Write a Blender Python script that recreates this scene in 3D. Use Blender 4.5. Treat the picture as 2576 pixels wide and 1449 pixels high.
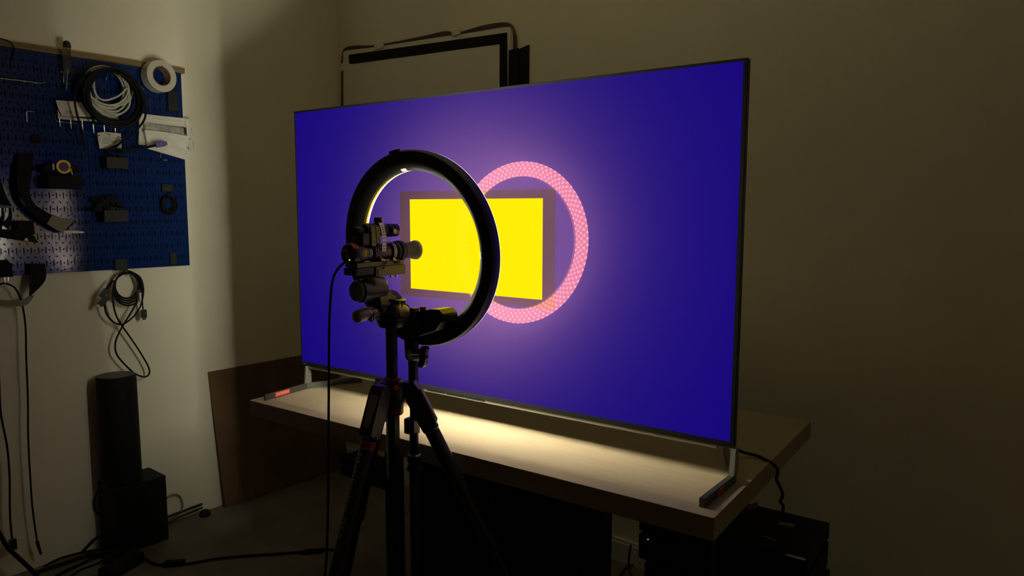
import bpy, bmesh, math, random
from mathutils import Vector, Matrix
random.seed(7)
PI = math.pi
scene = bpy.context.scene
col = scene.collection
for o in list(bpy.data.objects): bpy.data.objects.remove(o)

# ------------------------------------------------------------------ frames
# room frame: X along the back wall, Y along the left wall, Z up, floor at 0.
# set frame (S): origin at the middle of the television's lower picture edge, turned by A.
A = math.radians(3.9)
HS = 0.84
SM = Matrix.Translation((0, 0, HS)) @ Matrix.Rotation(A, 4, 'Z')
IW, IH, FOC = 2576.0, 1449.0, 1805.405
CS = Vector((1.19922799, -1.50955302, 0.49934095))
RS = [Vector((0.81680609, 0.57690736, 0.00239051)), Vector((-0.06444515, 0.08712449, 0.99411073)), Vector((-0.57330153, 0.81214975, -0.1083427))]

# ------------------------------------------------------------------ camera, exposure, world
cam_data = bpy.data.cameras.new('camera')
cam = bpy.data.objects.new('camera', cam_data); col.objects.link(cam)
cam_data.sensor_width = 36.0; cam_data.lens = FOC / IW * 36.0; cam_data.clip_start = 0.02
m = Matrix.Identity(4)
for i in range(3):
    m[i][0] = RS[0][i]; m[i][1] = RS[1][i]; m[i][2] = -RS[2][i]; m[i][3] = CS[i]
cam.matrix_world = SM @ m
scene.camera = cam
scene.view_settings.view_transform = 'Standard'; scene.view_settings.look = 'None'
scene.view_settings.gamma = 1.0; scene.view_settings.use_curve_mapping = False
scene.view_settings.exposure = 0.0
RING_L = 235.0
EDGE_L = 2.2
RING_C = (1.0, 0.91, 0.66)
world = bpy.data.worlds.new('world'); scene.world = world; world.use_nodes = True
world.node_tree.nodes['Background'].inputs[0].default_value = (0.9, 0.8, 0.6, 1)
world.node_tree.nodes['Background'].inputs[1].default_value = 0.01

# ------------------------------------------------------------------ rays through the photograph, met with real planes
CW = SM @ CS
RW = [SM.to_3x3() @ r for r in RS]
XL, YB, XR, YF, ZC = -1.7034, 0.885, 2.6, -3.2, 2.62
def ray(u, v): return RW[0] * ((u - IW/2) / FOC) + RW[1] * (-(v - IH/2) / FOC) + RW[2]
def onX(u, v, x): d = ray(u, v); return CW + d * ((x - CW.x) / d.x)
def onY(u, v, y): d = ray(u, v); return CW + d * ((y - CW.y) / d.y)
def onZ(u, v, z): d = ray(u, v); return CW + d * ((z - CW.z) / d.z)
def lw(u, v, d=0.0): return onX(u, v, XL + d)
def bw(u, v, d=0.0): return onY(u, v, YB - d)
SMI = SM.inverted()
def rayS(u, v): return RS[0] * ((u - IW/2) / FOC) + RS[1] * (-(v - IH/2) / FOC) + RS[2]
def sx(u, v, x=0.0): d = rayS(u, v); return CS + d * ((x - CS.x) / d.x)
def sy(u, v, y=0.0): d = rayS(u, v); return CS + d * ((y - CS.y) / d.y)
def sz(u, v, z): d = rayS(u, v); return CS + d * ((z - CS.z) / d.z)

# ------------------------------------------------------------------ materials
def mat(name, c, rough=0.5, metal=0.0, spec=0.5, noise=0.0, nscale=20.0, bump=0.0, bscale=200.0, emit=None, estr=0.0, trans=0.0, alpha=1.0, coat=0.0, sheen=0.0, stretch=None, sss=0.0):
    m = bpy.data.materials.new(name); m.use_nodes = True
    nt = m.node_tree; b = nt.nodes['Principled BSDF']
    b.inputs['Base Color'].default_value = (*c, 1); b.inputs['Roughness'].default_value = rough
    b.inputs['Metallic'].default_value = metal; b.inputs['Specular IOR Level'].default_value = spec
    if trans: b.inputs['Transmission Weight'].default_value = trans
    if coat: b.inputs['Coat Weight'].default_value = coat
    if emit: b.inputs['Emission Color'].default_value = (*emit, 1); b.inputs['Emission Strength'].default_value = estr
    if noise or bump:
        tc = nt.nodes.new('ShaderNodeTexCoord'); mp = nt.nodes.new('ShaderNodeMapping')
        nt.links.new(tc.outputs['Object'], mp.inputs[0])
        if stretch: mp.inputs['Scale'].default_value = stretch
    if noise:
        n = nt.nodes.new('ShaderNodeTexNoise'); n.inputs['Scale'].default_value = nscale; n.inputs['Detail'].default_value = 5
        nt.links.new(mp.outputs[0], n.inputs['Vector'])
        r = nt.nodes.new('ShaderNodeValToRGB'); e = r.color_ramp.elements
        e[0].position = 0.3; e[1].position = 0.7
        e[0].color = (*[x * (1 - noise) for x in c], 1); e[1].color = (*[min(1, x * (1 + noise)) for x in c], 1)
        nt.links.new(n.outputs[0], r.inputs[0]); nt.links.new(r.outputs[0], b.inputs['Base Color'])
    if bump:
        n = nt.nodes.new('ShaderNodeTexNoise'); n.inputs['Scale'].default_value = bscale; n.inputs['Detail'].default_value = 3
        nt.links.new(mp.outputs[0], n.inputs['Vector'])
        bp = nt.nodes.new('ShaderNodeBump'); bp.inputs['Strength'].default_value = bump; bp.inputs['Distance'].default_value = 0.002
        nt.links.new(n.outputs[0], bp.inputs['Height']); nt.links.new(bp.outputs[0], b.inputs['Normal'])
    return m
M = {}
M['ceil'] = mat('grey_paint', (0.60, 0.54, 0.39), 0.85, spec=0.2, noise=0.03, nscale=3)
M['wall'] = mat('wall_paint', (0.86, 0.795, 0.60), 0.85, spec=0.2, noise=0.03, nscale=3, bump=0.15, bscale=160)
M['floor'] = mat('concrete', (0.17, 0.145, 0.105), 0.65, noise=0.25, nscale=6, bump=0.4, bscale=60)
M['black'] = mat('black_plastic', (0.012, 0.012, 0.011), 0.42, bump=0.1, bscale=400)
M['blackgloss'] = mat('black_gloss', (0.008, 0.008, 0.008), 0.22)
M['matte'] = mat('black_matte', (0.010, 0.010, 0.010), 0.8, spec=0.2, bump=0.3, bscale=500)
M['rubber'] = mat('cable_rubber', (0.006, 0.006, 0.006), 0.6, spec=0.2)
M['box'] = mat('black_vinyl', (0.009, 0.009, 0.008), 0.7, spec=0.25, noise=0.3, nscale=60, bump=0.3, bscale=300)
M['chrome'] = mat('zinc_wire', (0.75, 0.72, 0.66), 0.22, metal=1.0)
M['steel'] = mat('clamp_steel', (0.55, 0.50, 0.30), 0.30, metal=1.0)
M['anod'] = mat('anodised_black', (0.17, 0.155, 0.07), 0.45, metal=1.0, bump=0.05)
M['knob'] = mat('knob_rubber', (0.17, 0.16, 0.09), 0.32, spec=1.0)
M['cast'] = mat('black_casting', (0.014, 0.013, 0.010), 0.34, spec=0.55, bump=0.12, bscale=300)
M['pad'] = mat('grey_pad', (0.22, 0.225, 0.15), 0.5, bump=0.2, bscale=300)
M['alu'] = mat('silver_foot', (0.42, 0.41, 0.36), 0.38, metal=0.8)
M['darkalu'] = mat('dark_foot', (0.10, 0.098, 0.085), 0.35, metal=0.6)
M['trim'] = mat('tv_trim', (0.40, 0.36, 0.27), 0.35, metal=0.85)
M['red'] = mat('red_label', (0.88, 0.09, 0.065), 0.45)
M['redm'] = mat('red_anodised', (0.30, 0.02, 0.02), 0.35, metal=0.5)
M['white'] = mat('white_plastic', (0.78, 0.76, 0.66), 0.5)
M['paper'] = mat('paper', (0.72, 0.69, 0.56), 0.75, noise=0.08, nscale=40, bump=0.3, bscale=60)
M['poly'] = mat('white_poly_bag', (0.78, 0.75, 0.64), 0.4, noise=0.06, nscale=30, bump=0.5, bscale=45)
M['ink'] = mat('black_ink', (0.02, 0.02, 0.02), 0.6)
M['greyink'] = mat('grey_ink', (0.25, 0.24, 0.20), 0.6)
M['print'] = mat('white_print', (0.62, 0.60, 0.52), 0.6)
M['hard'] = mat('hardboard', (0.15, 0.085, 0.035), 0.6, noise=0.18, nscale=9, bump=0.2, bscale=150)
M['hardedge'] = mat('hardboard_edge', (0.07, 0.045, 0.022), 0.8)
M['yellow'] = mat('yellow_plastic', (0.85, 0.48, 0.02), 0.4)
M['green'] = mat('dark_green_bin', (0.006, 0.008, 0.004), 0.65)
M['purple'] = mat('purple_plug', (0.13, 0.09, 0.42), 0.35)
M['screwh'] = mat('clear_amber_handle', (0.50, 0.46, 0.30), 0.10, trans=0.92)
M['whitecable'] = mat('white_cable', (0.62, 0.60, 0.47), 0.45)
M['cardcore'] = mat('brown_cardboard', (0.32, 0.17, 0.12), 0.8, noise=0.2, nscale=60)
M['brownwire'] = mat('brown_wire', (0.10, 0.055, 0.035), 0.6)
M['panelwhite'] = mat('panel_board', (0.82, 0.76, 0.61), 0.8)
M['bright'] = mat('white_pointer', (0.70, 0.68, 0.55), 0.5)
M['whiteled'] = mat('white_indicator', (0.8, 0.8, 0.8), 0.4, emit=(1, 0.95, 0.9), estr=3.0)
M['greenled'] = mat('green_indicator', (0.5, 0.9, 0.1), 0.4, emit=(0.55, 0.9, 0.08), estr=1.0)
M['peg'] = mat('blue_steel', (0.0016, 0.020, 0.115), 0.12, spec=0.55, noise=0.1, nscale=40, bump=0.06, bscale=120)
M['greypoly'] = mat('grey_film', (0.40, 0.39, 0.33), 0.3, noise=0.5, nscale=45, bump=0.6, bscale=60)
M['darktrim'] = mat('dark_trim', (0.10, 0.095, 0.08), 0.16, metal=1.0)
M['darkred'] = mat('dull_red_label', (0.35, 0.03, 0.03), 0.6)
M['greytext'] = mat('grey_lettering', (0.30, 0.29, 0.25), 0.6)
M['lipyellow'] = mat('lip_yellow_light', (0.85, 0.55, 0.03), 0.35)  # yellow screen light on the ring's inner wall, put into the base colour
M['straplight'] = mat('strap_loop_side', (0.24, 0.225, 0.15), 0.8, bump=0.3, bscale=300)
M['eyecup'] = mat('rubber_eyecup', (0.085, 0.068, 0.003), 0.5, spec=0.6)

def wood_mat(name, c1, c2, scale=(1, 14, 14), rough=0.42):
    m = bpy.data.materials.new(name); m.use_nodes = True; nt = m.node_tree; b = nt.nodes['Principled BSDF']
    tc = nt.nodes.new('ShaderNodeTexCoord'); mp = nt.nodes.new('ShaderNodeMapping'); mp.inputs['Scale'].default_value = scale
    n = nt.nodes.new('ShaderNodeTexNoise'); n.inputs['Scale'].default_value = 4; n.inputs['Detail'].default_value = 8; n.inputs['Distortion'].default_value = 1.2
    r = nt.nodes.new('ShaderNodeValToRGB'); r.color_ramp.elements[0].position = 0.35; r.color_ramp.elements[1].position = 0.68
    r.color_ramp.elements[0].color = (*c1, 1); r.color_ramp.elements[1].color = (*c2, 1)
    nt.links.new(tc.outputs['Object'], mp.inputs[0]); nt.links.new(mp.outputs[0], n.inputs['Vector'])
    nt.links.new(n.outputs[0], r.inputs[0]); nt.links.new(r.outputs[0], b.inputs['Base Color'])
    b.inputs['Roughness'].default_value = rough; b.inputs['Specular IOR Level'].default_value = 0.35
    return m
M['birch'] = wood_mat('birch_laminate', (0.322, 0.247, 0.144), (0.355, 0.275, 0.165), (1.2, 34, 34), 0.48)
M['ply'] = wood_mat('plywood_edge', (0.13, 0.07, 0.03), (0.40, 0.27, 0.12), (1, 0.4, 40), 0.6)

def ring_material():
    # the lamp's opal face: white light with the softly showing grid of its lamps
    m = bpy.data.materials.new('lit_diffuser'); m.use_nodes = True; nt = m.node_tree; nt.nodes.clear(); L = nt.links.new
    def nd(t, **k):
        n = nt.nodes.new(t)
        for a, b in k.items(): setattr(n, a, b)
        return n
    def mth(op, a, b=None):
        n = nd('ShaderNodeMath', operation=op)
        for i, x in enumerate((a, b)):
            if x is None: continue
            if isinstance(x, (int, float)): n.inputs[i].default_value = x
            else: L(x, n.inputs[i])
        return n.outputs[0]
    tc = nd('ShaderNodeTexCoord'); sp = nd('ShaderNodeSeparateXYZ'); L(tc.outputs['Object'], sp.inputs[0])
    x, y = sp.outputs[0], sp.outputs[1]
    r = mth('SQRT', mth('ADD', mth('MULTIPLY', x, x), mth('MULTIPLY', y, y)))
    th = mth('ARCTAN2', y, x)
    a = mth('COSINE', mth('MULTIPLY', th, 84.0))
    q = mth('COSINE', mth('MULTIPLY', mth('SUBTRACT', r, 0.2146), PI / 0.0092))
    f = mth('ADD', 0.5, mth('MULTIPLY', 0.5, mth('MULTIPLY', a, q)))
    f = mth('POWER', f, 5.0)
    mx = nd('ShaderNodeMixRGB'); L(f, mx.inputs[0])
    mx.inputs[1].default_value = (RING_C[0] * 0.78, RING_C[1] * 0.74, RING_C[2] * 0.64, 1)
    mx.inputs[2].default_value = (RING_C[0] * 1.9, RING_C[1] * 2.7, RING_C[2] * 4.4, 1)
    e = nd('ShaderNodeEmission'); L(mx.outputs[0], e.inputs[0]); e.inputs[1].default_value = RING_L
    o = nd('ShaderNodeOutputMaterial'); L(e.outputs[0], o.inputs[0])
    return m
M['lamp'] = ring_material()
M['edgelight'] = mat('diffuser_edge', (0.8, 0.8, 0.8), 0.5, emit=(1.0, 0.93, 0.72), estr=EDGE_L)

def screen_material():
    # picture: blue field, black surround, yellow window; the coated glass adds a faint pinkish mirror image and a wide haze
    m = bpy.data.materials.new('screen_picture'); m.use_nodes = True; nt = m.node_tree; nt.nodes.clear(); L = nt.links.new
    tc = nt.nodes.new('ShaderNodeTexCoord'); sp = nt.nodes.new('ShaderNodeSeparateXYZ'); L(tc.outputs['Object'], sp.inputs[0])
    def mth(op, a, b=None):
        n = nt.nodes.new('ShaderNodeMath'); n.operation = op
        for i, x in enumerate((a, b)):
            if x is None: continue
            if isinstance(x, (int, float)): n.inputs[i].default_value = x
            else: L(x, n.inputs[i])
        return n.outputs[0]
    def inside(hw, hh, cx, cz):
        a = mth('LESS_THAN', mth('ABSOLUTE', mth('SUBTRACT', sp.outputs[0], cx)), hw)
        b = mth('LESS_THAN', mth('ABSOLUTE', mth('SUBTRACT', sp.outputs[2], cz)), hh)
        return mth('MULTIPLY', a, b)
    m1 = nt.nodes.new('ShaderNodeMixRGB'); m1.inputs[1].default_value = (0.0055, 0.0012, 0.195, 1); m1.inputs[2].default_value = (0.003, 0.002, 0.001, 1)
    L(inside(0.2625, 0.1490, 0.0015, 0.4010), m1.inputs[0])
    m2 = nt.nodes.new('ShaderNodeMixRGB'); L(m1.outputs[0], m2.inputs[1]); m2.inputs[2].default_value = (1.25, 0.86, 0.0, 1)
    L(inside(0.2245, 0.1270, 0.0025, 0.4010), m2.inputs[0])
    e = nt.nodes.new('ShaderNodeEmission'); L(m2.outputs[0], e.inputs[0]); e.inputs[1].default_value = 1.0
    g1 = nt.nodes.new('ShaderNodeBsdfGlossy'); g1.inputs['Color'].default_value = (0.0036, 0.00105, 0.0008, 1); g1.inputs['Roughness'].default_value = 0.03
    g2 = nt.nodes.new('ShaderNodeBsdfGlossy'); g2.inputs['Color'].default_value = (0.0014, 0.0006, 0.0012, 1); g2.inputs['Roughness'].default_value = 0.42
    df = nt.nodes.new('ShaderNodeBsdfDiffuse'); df.inputs['Color'].default_value = (0.0064, 0.0030, 0.0053, 1)
    # reflection colours turned down inside the window, imitating glare that swamps the mirror image
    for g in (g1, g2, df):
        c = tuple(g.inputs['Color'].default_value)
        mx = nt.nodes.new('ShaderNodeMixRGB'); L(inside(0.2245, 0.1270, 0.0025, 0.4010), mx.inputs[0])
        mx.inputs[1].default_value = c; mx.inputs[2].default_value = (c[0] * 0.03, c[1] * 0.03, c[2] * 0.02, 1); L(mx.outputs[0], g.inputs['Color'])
    # bare glass turns mirror-like at grazing angles
    lwt = nt.nodes.new('ShaderNodeLayerWeight'); lwt.inputs['Blend'].default_value = 0.5
    fz = mth('MULTIPLY', mth('MULTIPLY', mth('POWER', lwt.outputs['Facing'], 5.0), 0.35), mth('SUBTRACT', 1.0, mth('MULTIPLY', inside(0.2245, 0.1270, 0.0025, 0.4010), 0.97)))  # grazing mirror likewise turned down inside the window
    cz_ = nt.nodes.new('ShaderNodeCombineColor')
    for i in range(3): L(mth('MULTIPLY', fz, (1.0, 0.85, 0.85)[i]), cz_.inputs[i])
    ad = nt.nodes.new('ShaderNodeMixRGB'); ad.blend_type = 'ADD'; ad.inputs[0].default_value = 1.0
    L(g1.inputs['Color'].links[0].from_socket, ad.inputs[1]); L(cz_.outputs[0], ad.inputs[2]); L(ad.outputs[0], g1.inputs['Color'])
    a1 = nt.nodes.new('ShaderNodeAddShader'); a2 = nt.nodes.new('ShaderNodeAddShader'); o = nt.nodes.new('ShaderNodeOutputMaterial')
    L(e.outputs[0], a1.inputs[0]); L(g1.outputs[0], a1.inputs[1]); L(a1.outputs[0], a2.inputs[0]); L(g2.outputs[0], a2.inputs[1])
    a3 = nt.nodes.new('ShaderNodeAddShader'); L(a2.outputs[0], a3.inputs[0]); L(df.outputs[0], a3.inputs[1]); L(a3.outputs[0], o.inputs[0])
    return m
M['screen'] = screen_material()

# ------------------------------------------------------------------ mesh helpers
class MB:
    def __init__(s, frame=None): s.bm = bmesh.new(); s.fr = frame or Matrix.Identity(4)
    def box(s, a, b, bevel=0.0, rot=None):
        a, b = Vector(a), Vector(b)
        r = bmesh.ops.create_cube(s.bm, size=1.0); vs = r['verts']
        c = (a + b) / 2; d = b - a
        for v in vs: v.co = Vector((v.co.x * d.x, v.co.y * d.y, v.co.z * d.z))
        if bevel:
            es = list({e for v in vs for e in v.link_edges})
            n = bmesh.ops.bevel(s.bm, geom=es, offset=bevel, segments=2, affect='EDGES', profile=0.6)
            vs = list({v for f in n['faces'] for v in f.verts} | {v for v in vs if v.is_valid})
            st = list(vs); seen = set(vs)
            while st:
                v = st.pop()
                for e in v.link_edges:
                    w = e.other_vert(v)
                    if w not in seen: seen.add(w); st.append(w)
            vs = list(seen)
        for v in vs: v.co = (rot @ v.co if rot else v.co) + c
        return s
    def obox(s, c, ax, ay, az, bevel=0.0):
        # box with half-extent vectors
        c, ax, ay, az = Vector(c), Vector(ax), Vector(ay), Vector(az)
        rot = Matrix((ax.normalized(), ay.normalized(), az.normalized())).transposed()
        h = Vector((ax.length, ay.length, az.length))
        return s.box(c - h, c + h, bevel, rot)
    def ringloft(s, rings, close=False, cap=True, smooth=True):
        vs = [[s.bm.verts.new(p) for p in r] for r in rings]
        n = len(rings[0]); k = len(vs)
        for i in range(k if close else k - 1):
            a, b = vs[i], vs[(i + 1) % k]
            for j in range(n):
                f = s.bm.faces.new((a[j], a[(j + 1) % n], b[(j + 1) % n], b[j])); f.smooth = smooth
        if cap and not close:
            s.bm.faces.new(vs[0][::-1]); s.bm.faces.new(vs[-1])
        return s
    @staticmethod
    def basis(d):
        d = Vector(d).normalized(); u = Vector((0, 0, 1)) if abs(d.z) < 0.9 else Vector((1, 0, 0))
        e1 = d.cross(u).normalized(); e2 = e1.cross(d).normalized(); return d, e1, e2
    def lathe(s, o, d, prof, seg=28, close=False, cap=True, smooth=True, phase=0.0):
        # prof: list of (radius, distance along d)
        o = Vector(o); d, e1, e2 = s.basis(d); rings = []
        for r, t in prof:
            r = max(r, 0.00002)
            rings.append([o + d * t + (e1 * math.cos(a) + e2 * math.sin(a)) * r for a in [phase + 2 * PI * k / seg for k in range(seg)]])
        return s.ringloft(rings, close, cap, smooth)
    def cyl(s, p, q, r, r2=None, seg=24, bev=0.0, smooth=True):
        p, q = Vector(p), Vector(q); L = (q - p).length; r2 = r if r2 is None else r2
        if bev: pr = [(r - bev, 0), (r, bev), (r2, L - bev), (r2 - bev, L)]
        else: pr = [(r, 0), (r2, L)]
        return s.lathe(p, q - p, pr, seg, smooth=smooth)
    def capsule(s, p, q, r, r2=None, n=5, seg=24, both=True):
        p, q = Vector(p), Vector(q); L = (q - p).length; r2 = r if r2 is None else r2
        pr = []
        if both: pr += [(r * math.sin(k * PI / 2 / n), -r * 0.8 * math.cos(k * PI / 2 / n)) for k in range(n)]
        pr += [(r, 0)]
        pr += [(r2, L)] + [(r2 * math.cos(k * PI / 2 / n), L + r2 * 0.8 * math.sin(k * PI / 2 / n)) for k in range(1, n + 1)]
        return s.lathe(p, q - p, pr, seg)
    def tube(s, pts, r, seg=8, sub=6, closed=False, smooth=True):
        pts = [Vector(p) for p in pts]
        if smooth and len(pts) > 2: pts = catmull(pts, sub, closed)
        n = len(pts); rings = []; prev = None
        for i, p in enumerate(pts):
            if closed: t = pts[(i + 1) % n] - pts[i - 1]
            else: t = pts[min(i + 1, n - 1)] - pts[max(i - 1, 0)]
            t = t.normalized() if t.length > 1e-9 else Vector((0, 0, 1))
            if prev is None: _, e1, e2 = s.basis(t)
            else:
                e1 = prev - t * prev.dot(t)
                e1 = e1.normalized() if e1.length > 1e-6 else s.basis(t)[1]
                e2 = t.cross(e1).normalized()
            prev = e1
            rings.append([p + (e1 * math.cos(a) + e2 * math.sin(a)) * r for a in [2 * PI * k / seg for k in range(seg)]])
        return s.ringloft(rings, close=closed)
    def prism(s, pts, ext, smooth=False):
        # polygon (3D points, planar) extruded by vector ext
        pts = [Vector(p) for p in pts]; ext = Vector(ext)
        a = [s.bm.verts.new(p) for p in pts]; b = [s.bm.verts.new(p + ext) for p in pts]
        s.bm.faces.new(a[::-1]); s.bm.faces.new(b); n = len(a)
        for i in range(n): s.bm.faces.new((a[i], a[(i + 1) % n], b[(i + 1) % n], b[i]))
        return s
    def band(s, pts, w, t, sub=6, closed=False, smooth=True):
        # ribbon following pts, width vector w, thickness t
        pts = [Vector(p) for p in pts]; w = Vector(w)
        if smooth: pts = catmull(pts, sub, closed)
        n = len(pts); rings = []
        for i, p in enumerate(pts):
            tn = (pts[(i + 1) % n] - pts[i - 1]) if closed else (pts[min(i + 1, n - 1)] - pts[max(i - 1, 0)])
            nn = tn.cross(w).normalized() * t / 2
            rings.append([p - w / 2 - nn, p + w / 2 - nn, p + w / 2 + nn, p - w / 2 + nn])
        return s.ringloft(rings, close=closed, smooth=False)
    def sphere(s, c, r, sc=(1, 1, 1), seg=20):
        c = Vector(c); rr = bmesh.ops.create_uvsphere(s.bm, u_segments=seg, v_segments=seg // 2, radius=r)
        for v in rr['verts']: v.co = Vector((v.co.x * sc[0], v.co.y * sc[1], v.co.z * sc[2])) + c
        for v in rr['verts']:
            for f in v.link_faces: f.smooth = True
        return s
    def text(s, body, o, xd, yd, size, depth=0.0004, align='CENTER', width=None):
        cu = bpy.data.curves.new('t', 'FONT'); cu.body = body; cu.size = 1.0; cu.align_x = align; cu.align_y = 'CENTER'
        cu.resolution_u = 2
        ob = bpy.data.objects.new('t', cu); me = ob.to_mesh()
        xd, yd, o = Vector(xd).normalized(), Vector(yd).normalized(), Vector(o); nz = xd.cross(yd).normalized()
        xs = [v.co.x for v in me.vertices]; k = size
        if width and xs: kx = width / (max(xs) - min(xs))
        else: kx = size
        vs = [s.bm.verts.new(o + xd * v.co.x * kx + yd * v.co.y * k + nz * depth) for v in me.vertices]
        for p in me.polygons:
            try: s.bm.faces.new([vs[i] for i in p.vertices])
            except ValueError: pass
        ob.to_mesh_clear(); bpy.data.objects.remove(ob); bpy.data.curves.remove(cu)
        return s
def catmull(P, sub, closed=False):
    out = []; n = len(P)
    rng = range(n) if closed else range(n - 1)
    for i in rng:
        if closed: p0, p1, p2, p3 = P[i - 1], P[i], P[(i + 1) % n], P[(i + 2) % n]
        else: p0, p1, p2, p3 = P[max(i - 1, 0)], P[i], P[i + 1], P[min(i + 2, n - 1)]
        for k in range(sub):
            t = k / sub
            out.append(0.5 * ((2 * p1) + (p2 - p0) * t + (2 * p0 - 5 * p1 + 4 * p2 - p3) * t * t + (3 * p1 - p0 - 3 * p2 + p3) * t * t * t))
    if not closed: out.append(P[-1].copy())
    return out

def tagit(o, label=None, cat=None, group=None, kind=None):
    if label: o['label'] = label
    if cat: o['category'] = cat
    if group: o['group'] = group
    if kind: o['kind'] = kind
    return o
WM = {}
def thing(name, label, cat, loc, group=None, frame=None):
    o = bpy.data.objects.new(name, None); col.objects.link(o)
    mw = (frame or Matrix.Identity(4)) @ Matrix.Translation(Vector(loc))
    o.matrix_world = mw; WM[o.name] = mw; o.empty_display_size = 0.05
    return tagit(o, label, cat, group)
def obj(name, mb, material, parent=None, label=None, cat=None, group=None, kind=None, origin=None, keep=False):
    bm = mb.bm
    for v in bm.verts: v.co = mb.fr @ v.co
    if parent is not None: mw = WM[parent.name]
    elif keep: mw = mb.fr.copy()
    else:
        xs = [v.co for v in bm.verts]
        lo = Vector([min(c[i] for c in xs) for i in range(3)]); hi = Vector([max(c[i] for c in xs) for i in range(3)])
        mw = Matrix.Translation(((lo.x + hi.x) / 2, (lo.y + hi.y) / 2, lo.z))
    inv = mw.inverted()
    for v in bm.verts: v.co = inv @ v.co
    bmesh.ops.recalc_face_normals(bm, faces=bm.faces[:])
    me = bpy.data.meshes.new(name); bm.to_mesh(me); bm.free()
    if any(p.use_smooth for p in me.polygons): me.set_sharp_from_angle(angle=math.radians(38))
    me.materials.append(M[material] if isinstance(material, str) else material)
    o = bpy.data.objects.new(name, me); col.objects.link(o)
    if parent is not None: o.parent = parent
    else: o.matrix_world = mw
    WM[o.name] = mw if parent is None else mw
    return tagit(o, label, cat, group, kind)
S = lambda: MB(SM)
W = lambda: MB()
#=SECTION-ROOM
# ------------------------------------------------------------------ room shell
obj('floor', W().box((XL - 0.1, YF - 0.1, -0.1), (XR + 0.1, YB + 0.1, 0)), 'floor', kind='structure')
obj('ceiling', W().box((XL - 0.1, YF - 0.1, ZC), (XR + 0.1, YB + 0.1, ZC + 0.1)), 'ceil', kind='structure')
obj('wall_left', W().box((XL - 0.1, YF - 0.1, 0), (XL, YB + 0.1, ZC)), 'wall', kind='structure')
obj('wall_back', W().box((XL, YB, 0), (XR, YB + 0.1, ZC)), 'wall', kind='structure')
obj('wall_right', W().box((XR, YF - 0.1, 0), (XR + 0.1, YB + 0.1, ZC)), 'ceil', kind='structure')
obj('wall_front', W().box((XL, YF - 0.1, 0), (XR, YF, ZC)), 'ceil', kind='structure')
b = W().box((XL, YB - 0.014, 0), (XR, YB, 0.075)).box((XL, YB - 0.009, 0.075), (XR, YB, 0.088))
obj('baseboard_back', b, 'white', kind='structure')

# ------------------------------------------------------------------ table
TZ = -0.090
tx0, tx1, ty0, ty1 = -0.722, 0.7535, -0.201, 0.585
tab = thing('table', 'long pale birch-topped table carrying the big television', 'table', (0, 0.19, -HS), frame=SM)
obj('tabletop', S().box((tx0, ty0, TZ - 0.048), (tx1, ty1, TZ), 0.0015), 'birch', tab)
b = S()
b.box((-0.60, 0.0, TZ - 0.085), (0.70, 0.04, TZ - 0.049)).box((-0.60, 0.52, TZ - 0.085), (0.70, 0.56, TZ - 0.049))
obj('frame_rail', b, 'matte', tab)
for x, y in ((-0.32, 0.02), (-0.32, 0.54), (0.66, 0.02), (0.45, 0.54)):
    if True:
        obj('leg', S().box((x - 0.02, y - 0.02, -HS + 0.001), (x + 0.02, y + 0.02, TZ - 0.086)), 'matte', tab)
# black cupboard under the table
cb = thing('cabinet', 'black cupboard filling the space under the middle of the table', 'cabinet', (0.05, 0.29, -HS), frame=SM)
obj('body', S().box((-0.27, 0.06, -HS + 0.001), (0.32, 0.225, TZ - 0.09), 0.003), 'matte', cb)
for x0, x1 in ((-0.262, 0.021), (0.029, 0.312)):
    d_ = obj('door', S().box((x0, 0.043, -HS + 0.03), (x1, 0.059, TZ - 0.10), 0.002), 'matte', cb)
    xk = x1 - 0.03 if x0 < 0 else x0 + 0.03
    obj('knob', S().capsule((xk, 0.043, -0.32), (xk, 0.035, -0.32), 0.008), 'black', d_)

# ------------------------------------------------------------------ television
TW2 = 1.4285 / 2; TH = 0.8035
tv = thing('television', 'large flat television showing a yellow rectangle on a blue field', 'television', (0, 0.0, TZ), frame=SM)
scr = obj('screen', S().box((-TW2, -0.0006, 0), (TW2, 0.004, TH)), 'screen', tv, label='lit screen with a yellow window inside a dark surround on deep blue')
# keep screen coordinates in the set frame: parent sits at z = TZ, so shift the mesh origin
scr.data.transform(Matrix.Translation((0, 0, TZ))); scr.location = (0, 0, -TZ)
b = S()
b.box((-TW2 - 0.004, -0.002, TH), (TW2 + 0.0085, 0.008, TH + 0.0055)).box((-TW2 - 0.004, -0.002, -0.013), (-TW2, 0.008, TH)).box((TW2, -0.002, -0.013), (TW2 + 0.0085, 0.008, TH))
b.box((-TW2, -0.002, -0.013), (TW2, 0.008, 0))
obj('bezel', b, 'blackgloss', tv)
scr.data.transform(Matrix.Translation((0, 0, -TZ - 0)));
scr.data.transform(Matrix.Translation((0, 0, TZ)))
b = S().box((-TW2 - 0.004, 0.008, -0.012), (TW2 + 0.0085, 0.016, TH + 0.005)).box((-TW2 + 0.02, 0.016, -0.01), (TW2 - 0.012, 0.036, 0.20), 0.004).box((-0.45, 0.016, 0.2), (0.45, 0.034, 0.45), 0.006)
obj('back_shell', b, 'black', tv)
obj('edge_trim', S().box((-TW2 - 0.0035, 0.0006, TH + 0.0055), (TW2 + 0.008, 0.006, TH + 0.0063)).box((TW2 + 0.0085, 0.001, -0.012), (TW2 + 0.0092, 0.0055, TH + 0.004)), 'darktrim', tv)
bar = obj('bottom_bar', S().box((-TW2 + 0.03, 0.001, -0.0215), (TW2 - 0.03, 0.014, -0.0132)), 'trim', tv)
b = S()
for x0, x1 in ((-0.165, -0.098), (-0.094, -0.030), (-0.026, 0.043)): b.box((x0, 0.0003, -0.0185), (x1, 0.0025, -0.0148))
obj('sensor_slot', b, 'matte', bar)
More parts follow.
